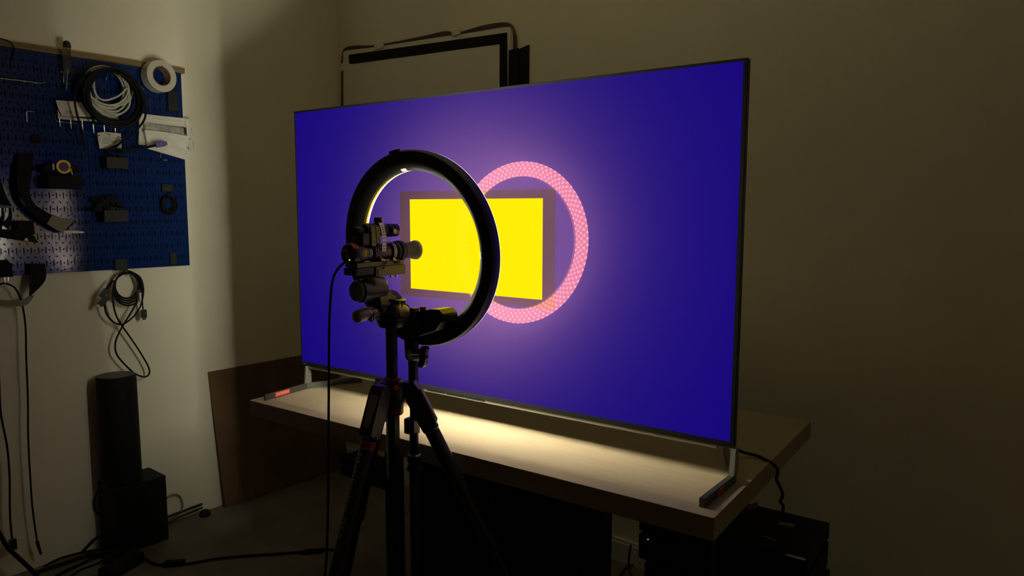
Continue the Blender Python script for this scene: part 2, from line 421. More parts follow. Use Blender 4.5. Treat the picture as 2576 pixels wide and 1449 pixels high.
obj('maker_logo', S().text('SONY', (-0.699, -0.0022, -0.0065), (1, 0, 0), (0, 0, 1), 0.0065), 'pad', tv)
def foot(xc, w, lbl):
    zc = TZ + 0.0100
    pts = [(-0.674, -0.179, zc), (-0.6925, -0.003, zc), (-0.618, 0.168, zc)] if xc < 0 else [(0.716, -0.168, zc), (0.7235, 0.003, zc), (0.650, 0.170, zc)]
    f = obj('foot', S().band(pts, (0, 0, 0.0185), w, smooth=False), 'darkalu', tv, label=lbl)
    p = S().prism([(xc - w/2, -0.012, TZ + 0.019), (xc - w/2, 0.014, TZ + 0.019), (xc - w/2, 0.014, -0.014), (xc - w/2, -0.006, -0.014)], (w, 0, 0))
    obj('post', p, 'alu', f)
    return f
fl_ = foot(-0.6925, 0.006, 'left stand foot of the television with a red name strip')
fr_ = foot(0.7235, 0.011, 'right stand foot of the television with a small red strip')
def on_foot(y, z, off=0.0036): return Vector((-0.6925 + (-y - 0.003) * 0.105 + off, y, TZ + z))
b = S().prism([on_foot(-0.140, 0.0040), on_foot(-0.082, 0.0040), on_foot(-0.082, 0.0175), on_foot(-0.140, 0.0175)], (0.0006, 0, 0))
st = obj('name_strip', b, 'red', fl_)
b = S().text('SONY BRAVIA 8 II', on_foot(-0.111, 0.0107, 0.0043), (-0.105, 1, 0), (0, 0, 1), 0.0105, width=0.052)
obj('lettering', b, 'print', fl_)
b = S().prism([(0.7253, -0.100, TZ + 0.003), (0.7266, -0.068, TZ + 0.003), (0.7266, -0.068, TZ + 0.0165), (0.7253, -0.100, TZ + 0.0165)], (0.0006, 0, 0))
obj('name_strip', b, 'red', fr_)
obj('lettering', S().text('SOLD 48', (0.7268, -0.084, TZ + 0.0097), (0.042, 1, 0), (0, 0, 1), 0.011, width=0.026), 'hardedge', fr_)

# ------------------------------------------------------------------ ring light on its stand
TP = math.radians(5.0)
ra = Vector((-0.005, math.cos(TP), math.sin(TP))).normalized()          # lamp axis, towards the television
rc = Vector((0.0099, -0.238, 0.4018))
zx = Vector((1, 0, 0)); zy = ra.cross(zx).normalized(); zx = zy.cross(ra).normalized()
RM = Matrix(((zx.x, zy.x, ra.x, rc.x), (zx.y, zy.y, ra.y, rc.y), (zx.z, zy.z, ra.z, rc.z), (0, 0, 0, 1)))
RF = SM @ RM
ring = thing('ring_light', 'big black ring lamp facing the television, seen from behind', 'lamp', (0, 0, 0), frame=RF)
hb = MB(RF).lathe((0, 0, 0), (0, 0, 1), [(0.1905, 0.030), (0.1893, 0.018), (0.2050, 0.0015), (0.2100, 0), (0.228, 0), (0.2345, 0.0015), (0.2380, 0.007), (0.2375, 0.018), (0.2358, 0.032), (0.2310, 0.032), (0.195, 0.0300)], seg=128, close=True)
obj('housing', hb, 'black', ring)
db = MB(RF).lathe((0, 0, 0), (0, 0, 1), [(0.1950 + 0.0392 * (0.5 - 0.5 * math.cos(k * PI / 14)), 0.0332 + 0.0062 * math.sin(PI * (0.5 - 0.5 * math.cos(k * PI / 14)) ** 1.5)) for k in range(15)] + [(0.2330, 0.0300), (0.1920, 0.0300)], seg=160, close=True)
obj('diffuser', db, 'lamp', ring, label='white lit diffuser face of the ring lamp')
df = bpy.data.objects['diffuser']
obj('inner_edge', MB(RF).lathe((0, 0, 0), (0, 0, 1), [(0.1890, 0.0302), (0.1890, 0.0345), (0.1904, 0.0355), (0.1905, 0.0302)], seg=128, close=True), 'edgelight', df)
obj('outer_edge', MB(RF).lathe((0, 0, 0), (0, 0, 1), [(0.2356, 0.0322), (0.2356, 0.0334), (0.2344, 0.0338), (0.2344, 0.0322)], seg=128, close=True), 'edgelight', df)
# inner lip with the screen's yellow reflection painted in, and the little vent slots
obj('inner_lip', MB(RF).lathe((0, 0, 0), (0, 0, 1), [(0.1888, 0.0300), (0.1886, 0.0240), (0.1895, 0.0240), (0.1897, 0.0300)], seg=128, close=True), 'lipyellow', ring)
for aa in (-97.0, 2.0):
    for k in range(4):
        t = math.radians(aa + (k - 1.5) * 1.3); cc = Vector((math.cos(t), math.sin(t), 0)); tn = Vector((-cc.y, cc.x, 0))
        obj('vent_slot', MB(RF).obox(cc * 0.1925 + Vector((0, 0, 0.0144)), Vector((cc.x, cc.y, -1.05)).normalized() * 0.0042, tn * 0.0008, Vector((cc.x, cc.y, 0.95)).normalized() * 0.0005), 'edgelight', ring)  # emission stands in for lamp light leaking through the slot
t = math.radians(-100); cc = Vector((math.cos(t), math.sin(t), 0)); tn = Vector((-cc.y, cc.x, 0))
obj('top_clip', MB(RF).obox(cc * 0.2385 + Vector((0, 0, 0.006)), tn * 0.014, cc * 0.0035, (0, 0, 0.006), 0.001), 'black', ring)
# control box at the bottom of the ring
cbx = obj('control_box', S().prism([sy(u, v, -0.262) for u, v in [(985, 786), (1040, 785), (1085, 778), (1104, 779), (1114, 790), (1119, 808), (1112, 807), (1108, 801), (1096, 800), (1060, 806), (1000, 804)]], (0, 0.050, 0)), 'blackgloss', ring)
obj('box_base', S().prism([sy(u, v, -0.259) for u, v in [(985, 803), (1060, 805), (1096, 799), (1105, 801), (1108, 812), (1095, 832), (1050, 846), (985, 838)]], (0, 0.058, 0)), 'black', ring)
q = sy(1064, 785, -0.245); obj('shoe_knob', S().cyl(q + Vector((0, 0, -0.004)), q + Vector((0, 0, 0.013)), 0.0075, bev=0.001), 'black', ring)
q = sy(1040, 779, -0.250); obj('phone_clip', S().box(q + Vector((-0.010, -0.006, -0.007)), q + Vector((0.008, 0.012, 0.004)), 0.001), 'black', ring)
q = sy(1044, 793, -0.2624); obj('round_sticker', S().cyl(q, q + Vector((0, -0.0006, 0)), 0.0052), 'pad', ring)

stand = thing('light_stand', 'slim black stand holding up the ring lamp', 'stand', (0, -0.245, -HS), frame=SM)
py = -0.247
b = S().prism([sy(u, v, py - 0.008) for u, v in [(1016, 846), (1042, 860), (1041, 895), (1030, 912), (1020, 900), (1018, 875)]], (0, 0.016, 0))
obj('yoke', b, 'matte', stand)
c0 = sy(1044, 893, py)
obj('hinge', S().cyl(c0 + Vector((-0.006, -0.013, 0)), c0 + Vector((0.003, 0.012, 0)), 0.0155, bev=0.002), 'black', stand)
obj('hinge_pin', S().cyl(c0 + Vector((0.0, -0.015, 0)), sy(1058, 896, py - 0.015), 0.006), 'chrome', stand)
kb = S().prism([sy(u, v, py - 0.022) for u, v in [(1057, 873), (1062, 871), (1071, 873), (1072, 880), (1069, 893), (1070, 903), (1066, 920), (1062, 925), (1052, 924), (1050, 920), (1054, 905), (1056, 893)]], (0, 0.011, 0))
obj('wing_knob', kb, 'cast', stand)
px_ = sy(1040, 960, py).x
obj('sleeve', S().cyl((px_, py, c0.z - 0.005), (px_, py, c0.z - 0.075), 0.0125, bev=0.001), 'cast', stand)
obj('upper_pole', S().cyl((px_, py, c0.z - 0.07), (px_, py, -0.05), 0.0098), 'cast', stand)
q = sy(1038, 1070, py)
cl_ = obj('clamp_collar', S().box(q + Vector((-0.018, -0.013, -0.021)), q + Vector((0.014, 0.013, 0.018)), 0.004), 'cast', stand)
obj('bolt', S().cyl(q + Vector((0.001, -0.0145, -0.016)), q + Vector((0.001, -0.012, -0.016)), 0.0028), 'chrome', cl_)
obj('middle_pole', S().cyl((px_, py, q.z - 0.015), (px_, py, -0.16), 0.0112), 'cast', stand)
q = sy(1041, 1160, py)
obj('lower_collar', S().lathe((px_, py, q.z + 0.02), (0, 0, -1), [(0.0125, 0), (0.017, 0.003), (0.0185, 0.018), (0.014, 0.024), (0.019, 0.034), (0.021, 0.040), (0.014, 0.044)]), 'cast', stand)
obj('lower_pole', S().cyl((px_, py, q.z - 0.02), (px_, py, -0.66), 0.0135), 'cast', stand)
obj('leg_hub', S().cyl((px_, py, -0.46), (px_, py, -0.50), 0.022, bev=0.003), 'cast', stand)
for k in range(3):
    a_ = math.radians(100 + 120 * k); dd = Vector((math.cos(a_), math.sin(a_), 0))
    if k == 0: L_ = 0.24
    else: L_ = 0.34
    obj('leg', S().obox(Vector((px_, py, 0)) + dd * (0.02 + L_) / 2 + Vector((0, 0, (-0.47 - HS + 0.01) / 2)), (dd * (L_ - 0.02) + Vector((0, 0, -(HS - 0.48)))) / 2, dd.cross(Vector((0, 0, 1))) * 0.009, (dd * (HS - 0.48) + Vector((0, 0, L_))).normalized() * 0.004), 'cast', stand)

# ------------------------------------------------------------------ tripod with geared head
ty = -0.305
tri = thing('tripod', 'heavy black camera tripod in front of the ring lamp', 'tripod', (0, ty, -HS), frame=SM)
obj('centre_column', S().cyl((0, ty, 0.222), (0, ty, 0.09), 0.0138), 'cast', tri)
obj('column_lower', S().cyl((0, ty, 0.05), (0, ty, -0.150), 0.0165, seg=6, smooth=False), 'cast', tri)
obj('red_ring', S().lathe((0, ty, 0.1035), (0, 0, -1), [(0.0155, 0), (0.0195, 0.002), (0.0205, 0.007), (0.018, 0.009)]), 'redm', tri)
b = S().lathe((0, ty, 0.097), (0, 0, -1), [(0.020, 0), (0.030, 0.003), (0.034, 0.014), (0.033, 0.040), (0.028, 0.056), (0.025, 0.075), (0.019, 0.083)], seg=32)
sh = obj('shoulder', b, 'cast', tri)
e = sx(998, 975, 0.030); dcam = (CS - e).normalized()
dcam = Vector((dcam.x, dcam.y, 0)).normalized()
em = Vector((0, ty, e.z)) + dcam * 0.0335 + Vector((dcam.y * -0.0, 0, 0))
ex = Vector((-dcam.y, dcam.x, 0))
em = em + ex * 0.010
obj('emblem', S().lathe(em - dcam * 0.001, dcam, [(0.0065, 0), (0.0065, 0.0016), (0.001, 0.0022)], seg=20), 'red', sh)
obj('red_collar', S().lathe((0, ty, 0.040), (0, 0, -1), [(0.0255, 0), (0.0262, 0.022), (0.024, 0.027)], seg=32), 'redm', tri)
lp = []
for k, (ph, be) in enumerate(((278, 24.5), (35, 26), (160, 25))):
    ph, be = math.radians(ph), math.radians(be)
    rad = Vector((math.cos(ph), math.sin(ph), 0)); d = rad * math.sin(be) - Vector((0, 0, math.cos(be))); side = rad.cross(Vector((0, 0, 1))).normalized(); up = side.cross(d).normalized()
    if up.dot(rad) < 0: up = -up
    p0 = Vector((0, ty, 0.082)) + rad * 0.040
    L_ = (p0.z + HS - 0.002) / math.cos(be)
    obj('hinge_block', S().obox(Vector((0, ty, 0.078)) + rad * 0.032, rad * 0.016, side * 0.0125, (0, 0, 0.014), 0.003), 'cast', tri)
    lg = obj('leg', S().cyl(p0 + d * 0.095, p0 + d * 0.43, 0.0178, 0.0178, seg=24), 'cast', tri)
    b = S().prism([p0 + d * t + up * h - side * 0.0175 for t, h in ((-0.012, 0.0), (-0.004, 0.017), (0.02, 0.022), (0.105, 0.022), (0.112, 0.017), (0.112, -0.017), (0.03, -0.019), (0.0, -0.012))], side * 0.035)
    cs = obj('leg_casting', b, 'cast', lg)
    bmesh_pad = S().prism([p0 + d * t + up * 0.0221 + side * h for t, h in ((0.018, -0.0105), (0.018, 0.0105), (0.028, 0.012), (0.085, 0.0085), (0.094, 0.006), (0.094, -0.006), (0.085, -0.0085), (0.028, -0.012))], up * 0.0022)
    obj('grip_pad', bmesh_pad, 'pad', lg)
    obj('leg_collar', S().lathe(p0 + d * 0.109, d, [(0.0182, 0), (0.0202, 0.003), (0.0202, 0.009), (0.0180, 0.012)]), 'cast', lg)
    obj('lock_lever', S().cyl(p0 + d * 0.415, p0 + d * 0.455, 0.0205, 0.019, bev=0.002).obox(p0 + d * 0.432 + up * 0.020, d * 0.016, side * 0.008, up * 0.004, 0.001), 'cast', lg)
    obj('lower_tube', S().cyl(p0 + d * 0.45, p0 + d * (L_ - 0.03), 0.0135), 'cast', lg)
    obj('rubber_foot', S().cyl(p0 + d * (L_ - 0.034), p0 + d * (L_ - 0.006), 0.015, 0.017), 'rubber', lg)
    lp.append((p0, d, side, up, lg))
p0, d, side, up, lg = lp[0]
dn = (CS - (p0 + d * 0.14)); dn = (dn - d * dn.dot(d)).normalized(); sd = d.cross(dn).normalized()
rings = []
for t in (0.122, 0.142):
    rings.append([p0 + d * t + (dn * math.cos(a) + sd * math.sin(a)) * 0.0182 for a in [math.radians(x) for x in range(-70, 71, 10)]])
def sheet(rings, thick_dir=0.0003):
    b = S()
    vs = [[b.bm.verts.new(p) for p in r] for r in rings]
    for i in range(len(vs) - 1):
        for j in range(len(vs[0]) - 1): b.bm.faces.new((vs[i][j], vs[i][j+1], vs[i+1][j+1], vs[i+1][j]))
    return b
obj('name_strip', sheet(rings), 'darkred', lg)
obj('strip_lettering', S().text('BIM', p0 + d * 0.132 + dn * 0.0188 + sd * 0.004, sd if sd.dot(RS[0]) > 0 else -sd, -d, 0.015), 'hardedge', lg)
# lettering along the outer left face of the leg
ldir = (dn * math.cos(math.radians(50)) + (sd if sd.dot(RS[0]) < 0 else -sd) * math.sin(math.radians(50))).normalized()
yd = d.cross(ldir).normalized()
if yd.z < 0: pass
yd = ldir.cross(d).normalized()
obj('maker_lettering', S().text('Manfrotto 055', p0 + d * 0.245 + ldir * 0.0184, d, yd, 0.022, width=0.185), 'greytext', lg)

Pz = lambda u, v, x=0.0: sx(u, v, x)
hd = obj('head', S().lathe((0, ty - 0.003, 0.245), (0, 0, 1), [(0.027, 0), (0.029, 0.008), (0.028, 0.022), (0.024, 0.036), (0.016, 0.046), (0.004, 0.050)], seg=28), 'cast', tri, label='geared head with rounded knobs')
obj('base_disc', S().lathe((0, ty, 0.2225), (0, 0, 1), [(0.016, -0.0), (0.028, 0.002), (0.034, 0.010), (0.034, 0.015), (0.036, 0.016), (0.036, 0.022), (0.030, 0.024)], seg=36), 'cast', hd)
obj('clamp_lever', S().obox((0.012, ty + 0.020, 0.236), Vector((0.010, 0.014, 0.003)), (0.004, -0.003, 0), (0, 0, 0.004), 0.0015), 'anod', hd)
obj('side_knob', S().capsule(Pz(992, 786, 0.01), Pz(1013, 785, 0.012), 0.0185, n=6), 'knob', hd)
obj('rear_knob', S().capsule(Pz(922, 788, 0.0), Pz(900, 796, 0.0), 0.0155, 0.0148, n=6).capsule(Pz(940, 785, 0), Pz(925, 788, 0), 0.012), 'knob', hd)
obj('rear_knob_collar', S().cyl(Pz(930, 795, 0.006), Pz(936, 806, 0.006), 0.012, 0.006), 'cast', hd)
br = S().prism([Pz(u, v, -0.014) for u, v in [(940, 776), (937, 752), (950, 733), (965, 727), (978, 731), (990, 744), (999, 760), (1010, 768), (1008, 780), (975, 786)]], (0.026, 0, 0))
obj('bracket', br, 'cast', hd)
obj('bracket_shell', S().prism([Pz(u, v, 0.014) for u, v in [(958, 766), (954, 748), (958, 735), (970, 729), (982, 735), (992, 748), (1001, 762), (1004, 766), (985, 768)]], (0.003, 0, 0)), 'anod', hd)
obj('scale_ring', S().lathe((0, ty + 0.005, 0.2865), (0.15, 0.1, 1), [(0.031, 0), (0.0325, 0.002), (0.0325, 0.006), (0.029, 0.007)], seg=36), 'cast', hd)
obj('tilt_body', S().cyl(Pz(962, 724, 0), Pz(900, 733, 0), 0.0235, 0.0262, bev=0.003, seg=32), 'cast', hd)
obj('tilt_cap', S().lathe(Pz(899, 733, 0), (0, -1, 0.02), [(0.024, 0), (0.0225, 0.004), (0.0195, 0.0035), (0.0185, 0.001), (0.001, 0.001)], seg=32), 'knob', hd)
obj('front_knob', S().capsule(Pz(936, 712, 0.010), Pz(960, 712, 0.012), 0.0152, n=6), 'knob', hd)
obj('knob_hood', S().lathe(Pz(936, 700, 0.0), (0, 1, 0), [(0.018, -0.004), (0.0205, 0.002), (0.0195, 0.010), (0.010, 0.012)], seg=24), 'cast', hd)
obj('upper_block', S().box(Pz(914, 700, -0.02), Pz(950, 672, 0.018), 0.004), 'cast', hd)
obj('neck', S().box((-0.018, -0.345, 0.262), (0.014, -0.300, 0.300), 0.006), 'cast', hd)

# ------------------------------------------------------------------ measuring instrument
ins = thing('measuring_instrument', 'black monocular-like measuring instrument clamped together with steel hose clamps', 'instrument', (0, -0.33, 0.35), frame=SM)
rl = S().box((-0.022, -0.372, 0.349), (0.022, -0.276, 0.371), 0.0015)
dv = obj('dovetail_plate', rl, 'anod', ins)
obj('plate_face', S().box((0.0221, -0.366, 0.351), (0.0235, -0.278, 0.366)), 'anod', dv)
for y in (-0.352, -0.335): obj('stud', S().cyl((0.018, y + 0.03, 0.349), (0.018, y + 0.03, 0.343), 0.0028), 'chrome', dv)
obj('rail', S().box((-0.019, -0.425, 0.3715), (0.019, -0.278, 0.382), 0.001), 'anod', ins)
obj('lower_block', S().box((-0.02, -0.43, 0.354), (0.02, -0.375, 0.3705), 0.003), 'cast', ins)
za = 0.402
cam_b = obj('sensor_body', S().lathe((0, -0.436, za), (0, 1, 0), [(0.020, 0), (0.0225, 0.002), (0.0235, 0.006), (0.0235, 0.036), (0.021, 0.040), (0.018, 0.041)], seg=40), 'cast', ins)
obj('rear_label', S().box((-0.016, -0.4372, za + 0.005), (0.010, -0.4362, za + 0.0105)), 'pad', cam_b)
obj('round_label', S().cyl((0.001, -0.4362, za - 0.004), (0.001, -0.4374, za - 0.004), 0.0065), 'pad', cam_b)
obj('status_light', S().cyl((0.0075, -0.4362, za - 0.0125), (0.0075, -0.4374, za - 0.0125), 0.0016), 'greenled', cam_b)
rings = []
for y in (-0.4345, -0.425, -0.4195):
    rings.append([Vector((0.0239 * math.sin(a), y, za + 0.0239 * math.cos(a))) for a in [math.radians(x) for x in range(8, 60, 5)]])
obj('red_sticker', sheet(rings), 'red', cam_b)
an = math.radians(34); nv = Vector((math.sin(an), 0, math.cos(an)))
obj('sticker_lettering', S().text('PX AF', Vector((0, -0.4265, za)) + nv * 0.0242, Vector((math.cos(an), 0, -math.sin(an))), (0, 1, 0), 0.010, width=0.016), 'ink', cam_b)
obj('lens_mount', S().lathe((0, -0.396, za), (0, 1, 0), [(0.0165, 0), (0.0175, 0.002), (0.0175, 0.010), (0.0155, 0.011), (0.0155, 0.030)], seg=36), 'cast', ins)
for y, r in ((-0.392, 0.0183), (-0.3855, 0.0186), (-0.380, 0.0183)):
    obj('silver_ring', S().lathe((0, y, za), (0, 1, 0), [(r - 0.001, 0), (r, 0.0006), (r, 0.0022), (r - 0.001, 0.0028)], seg=36), 'steel', ins)
obj('main_tube', S().lathe((0, -0.372, za), (0, 1, 0), [(0.017, 0), (0.0195, 0.003), (0.0195, 0.05), (0.0185, 0.055), (0.0195, 0.060), (0.0195, 0.072), (0.021, 0.074), (0.021, 0.078), (0.0195, 0.080)], seg=40), 'cast', ins)
obj('front_barrel', S().lathe((0, -0.300, za), (0, 1, 0), [(0.0195, 0), (0.0225, 0.003), (0.0235, 0.010), (0.0215, 0.012), (0.0215, 0.015), (0.0245, 0.017), (0.0248, 0.028), (0.0235, 0.0295)], seg=40), 'cast', ins)
obj('barrel_rim', S().lathe((0, -0.2708, za), (0, 1, 0), [(0.0237, 0), (0.0243, 0.0006), (0.0237, 0.0012)], seg=40), 'steel', ins)
obj('eyecup', S().lathe((0, -0.2705, za), (0, 1, 0), [(0.0175, 0), (0.0185, 0.004), (0.0180, 0.016), (0.0190, 0.030), (0.0225, 0.047), (0.0235, 0.052), (0.0225, 0.0535), (0.019, 0.047)], seg=40), 'eyecup', ins)
# upper finder scope
zf = 0.4515
obj('finder_tube', S().lathe((0, -0.412, zf), (0, 1, 0), [(0.0085, 0), (0.010, 0.002), (0.010, 0.012), (0.008, 0.014), (0.008, 0.022), (0.015, 0.026), (0.017, 0.034), (0.017, 0.056), (0.0125, 0.060), (0.0125, 0.092), (0.0135, 0.094)], seg=32), 'cast', ins)
obj('finder_eyepiece', S().lathe((0, -0.318, zf), (0, 1, 0), [(0.0135, 0), (0.0155, 0.002), (0.0158, 0.016), (0.0140, 0.018), (0.0155, 0.020), (0.0150, 0.033), (0.0125, 0.036), (0.011, 0.034)], seg=10, smooth=False), 'blackgloss', ins)
obj('top_turret', S().lathe((0, -0.3405, zf + 0.010), (0, 0, 1), [(0.008, 0), (0.008, 0.008), (0.0102, 0.010), (0.0102, 0.019), (0.009, 0.020)], seg=24), 'cast', ins)
sd_ = obj('side_turret', S().lathe((0.012, -0.307, zf - 0.002), (1, 0, 0), [(0.0085, 0), (0.0085, 0.005), (0.0072, 0.0065), (0.005, 0.0065), (0.0045, 0.005), (0.001, 0.005)], seg=24), 'cast', ins)
obj('turret_rim', S().lathe((0.0185, -0.307, zf - 0.002), (1, 0, 0), [(0.0048, 0), (0.0053, 0.0004), (0.0048, 0.0008)], seg=24), 'steel', sd_)
for y0, y1, zb in ((-0.381, -0.368, 0.418), (-0.366, -0.354, 0.424)):
    b = S().prism([(0.017, y0, zb), (0.017, y1, zb), (0.017, y1, zf - 0.006), (0.014, y1, zf + 0.010), (0.014, y0, zf + 0.010), (0.017, y0, zf - 0.006)], (0.0025, 0, 0))
    q_ = obj('side_bracket', b, 'anod', ins)
    obj('screw_hole', S().cyl((0.0194, (y0 + y1) / 2, zb + 0.008), (0.0199, (y0 + y1) / 2, zb + 0.008), 0.0016), 'ink', q_)
obj('finder_block', S().box((-0.014, -0.405, 0.420), (0.016, -0.350, 0.447), 0.003), 'cast', ins)
def hose_clamp(y, w, z0, z1, rx, name_pts=44):
    pts = []
    for k in range(name_pts):
        a = 2 * PI * k / name_pts
        pts.append(Vector((rx * math.cos(a), y, (z0 + z1) / 2 + (z1 - z0) / 2 * (abs(math.sin(a)) ** 0.85) * (1 if math.sin(a) > 0 else -1))))
    h = obj('hose_clamp', S().band(pts, (0, w, 0), 0.0009, closed=True, smooth=False), 'steel', ins)
    b = S()
    for k in range(0, 11):
        a = math.radians(-35 + k * 8.5)
        if z1 - z0 < 0.06: a = math.radians(-40 + k * 9)
        p = Vector(((rx + 0.0007) * math.cos(a), y, (z0 + z1) / 2 + (z1 - z0) / 2 * math.sin(a) * (abs(math.sin(a)) ** -0.15 if abs(math.sin(a)) > 0.01 else 1)))
        b.obox(p, (0.0003, 0, 0), (0, w * 0.30, 0.0002), (0, 0, 0.0008))
    obj('worm_slots', b, 'ink', h, kind='stuff')
    obj('worm_screw', S().cyl((rx * 0.72, y - w * 0.6, z0 + 0.004), (rx * 0.95, y + w * 0.7, z0 - 0.001), 0.0048, seg=6, smooth=False).cyl((rx * 0.95, y + w * 0.4, z0 - 0.001), (rx * 1.1, y + w * 1.0, z0 + 0.001), 0.0055), 'steel', h)
    return h
hc = hose_clamp(-0.3445, 0.0125, 0.3815, 0.4725, 0.0215)
hose_clamp(-0.3085, 0.0095, 0.3795, 0.4245, 0.0222)
obj('clamp_tail', S().obox(Vector((0.021, -0.349, 0.374)), (0.002, -0.006, -0.009), (0.0035, 0.003, -0.001), (0.0003, 0, 0)), 'steel', hc)
# probe cable falling to the floor
pts = [sx(896, 650, 0.0) + Vector((0, 0.004, 0)), sx(878, 656, 0.0), sx(862, 664, 0.0), sx(845, 684, 0.0), sx(836, 710, 0.0), sx(831, 760, 0.0), sx(828, 840, 0.0), sx(827, 1000, 0.0), sx(826, 1150, 0.0), sx(825, 1280, 0.0), sx(822, 1390, 0.0), sx(818, 1449, 0.0), sx(812, 1560, 0.0)]
tagit(obj('probe_cable', S().tube([p for p in pts] + [Vector((0, pts[-1].y - 0.02, -HS + 0.10)), Vector((0.0, pts[-1].y - 0.10, -HS + 0.0035)), Vector((0.10, pts[-1].y - 0.30, -HS + 0.0035))], 0.0027), 'rubber'), 'thin black cable falling from the back of the measuring instrument to the floor', 'cable')
#=SECTION-LEFT
# ------------------------------------------------------------------ pegboard on the left wall
PF = 0.020                                   # face of the steel panels, off the wall
yS, yR = -0.300, 0.072; pw = yR - yS; z0p, z1p = 1.102, 1.897
NC, NR = 16, 32
def peg_panel(y0, y1):
    b = W(); bm = b.bm; X = XL + PF
    cy, cz = (y1 - y0) / NC, (z1p - z0p) / NR
    sw = cy * 0.40                            # slot column width
    cache = {}
    def v(y, z):
        k = (round(y, 5), round(z, 5))
        if k not in cache: cache[k] = bm.verts.new((X, y, z))
        return cache[k]
    def cell(ya, yb, za, zb, hole, n):
        yc, zc = (ya + yb) / 2, (za + zb) / 2
        if hole is None: bm.faces.new((v(ya, za), v(yb, za), v(yb, zb), v(ya, zb))); return
        hw, hh = hole
        if n == 4:
            o = [(ya, za), (yb, za), (yb, zb), (ya, zb)]; i = [(yc - hw, zc - hh), (yc + hw, zc - hh), (yc + hw, zc + hh), (yc - hw, zc + hh)]
        else:
            o = [(yb, zc), (yb, zb), (yc, zb), (ya, zb), (ya, zc), (ya, za), (yc, za), (yb, za)]
            i = [(yc + hw * math.cos(k * PI / 4), zc + hh * math.sin(k * PI / 4)) for k in range(8)]
        for k in range(n):
            bm.faces.new((v(*o[k]), v(*o[(k + 1) % n]), v(*i[(k + 1) % n]), v(*i[k])))
    for c in range(NC):
        ya = y0 + c * cy
        for r in range(NR):
            za = z0p + r * cz
            cell(ya + sw / 2, ya + cy - sw / 2, za, za + cz, (0.0031, 0.0031), 8)
        a_, b_ = (ya, ya + sw / 2) if c == 0 else (ya - sw / 2, ya + sw / 2)
        cell(a_, b_, z0p, z0p + 0.5 * cz, None, 4); cell(a_, b_, z1p - 1.5 * cz, z1p, None, 4)
        for r in range(1, NR - 2, 2):
            za = z0p + (r - 0.5) * cz                 # slots centred on every second row of holes
            cell(a_, b_, za, za + 2 * cz, None if c == 0 else (0.0017, 0.0112), 4)
    for r in range(0, NR, 2): cell(y1 - sw / 2, y1, z0p + r * cz, z0p + (r + 2) * cz, None, 4)
    for (a_, c_) in (((y0, z0p), (y1, z0p)), ((y1, z0p), (y1, z1p)), ((y1, z1p), (y0, z1p)), ((y0, z1p), (y0, z0p))):
        p = [bm.verts.new((X, *a_)), bm.verts.new((X, *c_)), bm.verts.new((XL + 0.001, *c_)), bm.verts.new((XL + 0.001, *a_))]
        bm.faces.new(p)
    return b
p1 = obj('pegboard_panel', peg_panel(yS + 0.0008, yR), 'peg'); tagit(p1, 'blue perforated steel panel on the left wall, the one nearer the corner', 'pegboard', 'blue pegboard panels')
p2 = obj('pegboard_panel', peg_panel(yS - pw, yS - 0.0008), 'peg'); tagit(p2, 'blue perforated steel panel at the left edge of the photo with the yellow tape measure', 'pegboard', 'blue pegboard panels')
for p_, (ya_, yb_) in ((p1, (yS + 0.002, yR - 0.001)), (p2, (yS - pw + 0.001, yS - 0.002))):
    obj('backing', W().box((XL + 0.0012, ya_, z0p + 0.001), (XL + 0.0125, yb_, z1p - 0.001)), 'matte', p_)  # added dark sheet, stands in for shade behind the holes and hides the wall
b = W().box((XL + 0.001, yS - pw - 0.3, z1p + 0.001), (XL + 0.022, 0.088, z1p + 0.022), 0.001)
tagit(obj('wooden_rail', b, 'ply'), 'thin plywood strip running along the top of the blue pegboard', 'rail')
def wire(name, pts, r=0.0016, material='chrome', parent=None, smooth=False):
    return obj(name, W().tube(pts, r, seg=6, smooth=smooth), material, parent)
D = PF
# wire racks and hooks
rk = thing('wire_rack', 'long chrome wire rack with small prongs at the upper left of the pegboard', 'rack', lw(60, 205, D))
wire('front_wire', [lw(108, 190, D + 0.002), lw(113, 208, D + 0.04), lw(102, 210, D + 0.042), lw(60, 204, D + 0.042), lw(-30, 194, D + 0.042)], 0.0018, parent=rk)
for x, y in ((6, 203), (34, 207), (63, 210), (91, 213)):
    wire('prong', [lw(x + 1, y - 15, D + 0.001), lw(x - 3, y - 2, D + 0.05), lw(x + 3, y, D + 0.052)], 0.0016, parent=rk)
rk = thing('wire_rack', 'chrome wire prong rack under the black and white cable coils', 'rack', lw(230, 300, D))
wire('back_wire', [lw(138, 287, D + 0.002), lw(141, 305, D + 0.004), lw(190, 311, D + 0.004), lw(250, 317, D + 0.004), lw(300, 322, D + 0.004)], 0.0013, parent=rk)
wire('top_wire', [lw(150, 292, D + 0.035), lw(200, 297, D + 0.035), lw(260, 303, D + 0.035), lw(292, 308, D + 0.035)], 0.0010, parent=rk)
for x, y in ((150, 297), (178, 302), (207, 306), (235, 313), (262, 311), (290, 318)):
    wire('prong', [lw(x, y - 3, D + 0.006), lw(x + 1, y + 22, D + 0.002), lw(x + 13, y + 28, D + 0.05), lw(x + 16, y + 27, D + 0.052)], 0.0016, parent=rk)
def bracket_hook(name_label, pts_list, at):
    h = thing('hook', name_label, 'hook', at)
    for p in pts_list: wire('wire', p, 0.0017, parent=h)
    return h
bracket_hook('empty T-shaped chrome hook at the left of the pegboard', [[lw(60, 280, D + 0.003), lw(68, 280, D + 0.004), lw(85, 282, D + 0.003)], [lw(67, 281, D + 0.004), lw(68, 307, D + 0.004)], [lw(68, 308, D + 0.003), lw(80, 312, D + 0.03), lw(86, 312, D + 0.032)]], lw(68, 295, D))
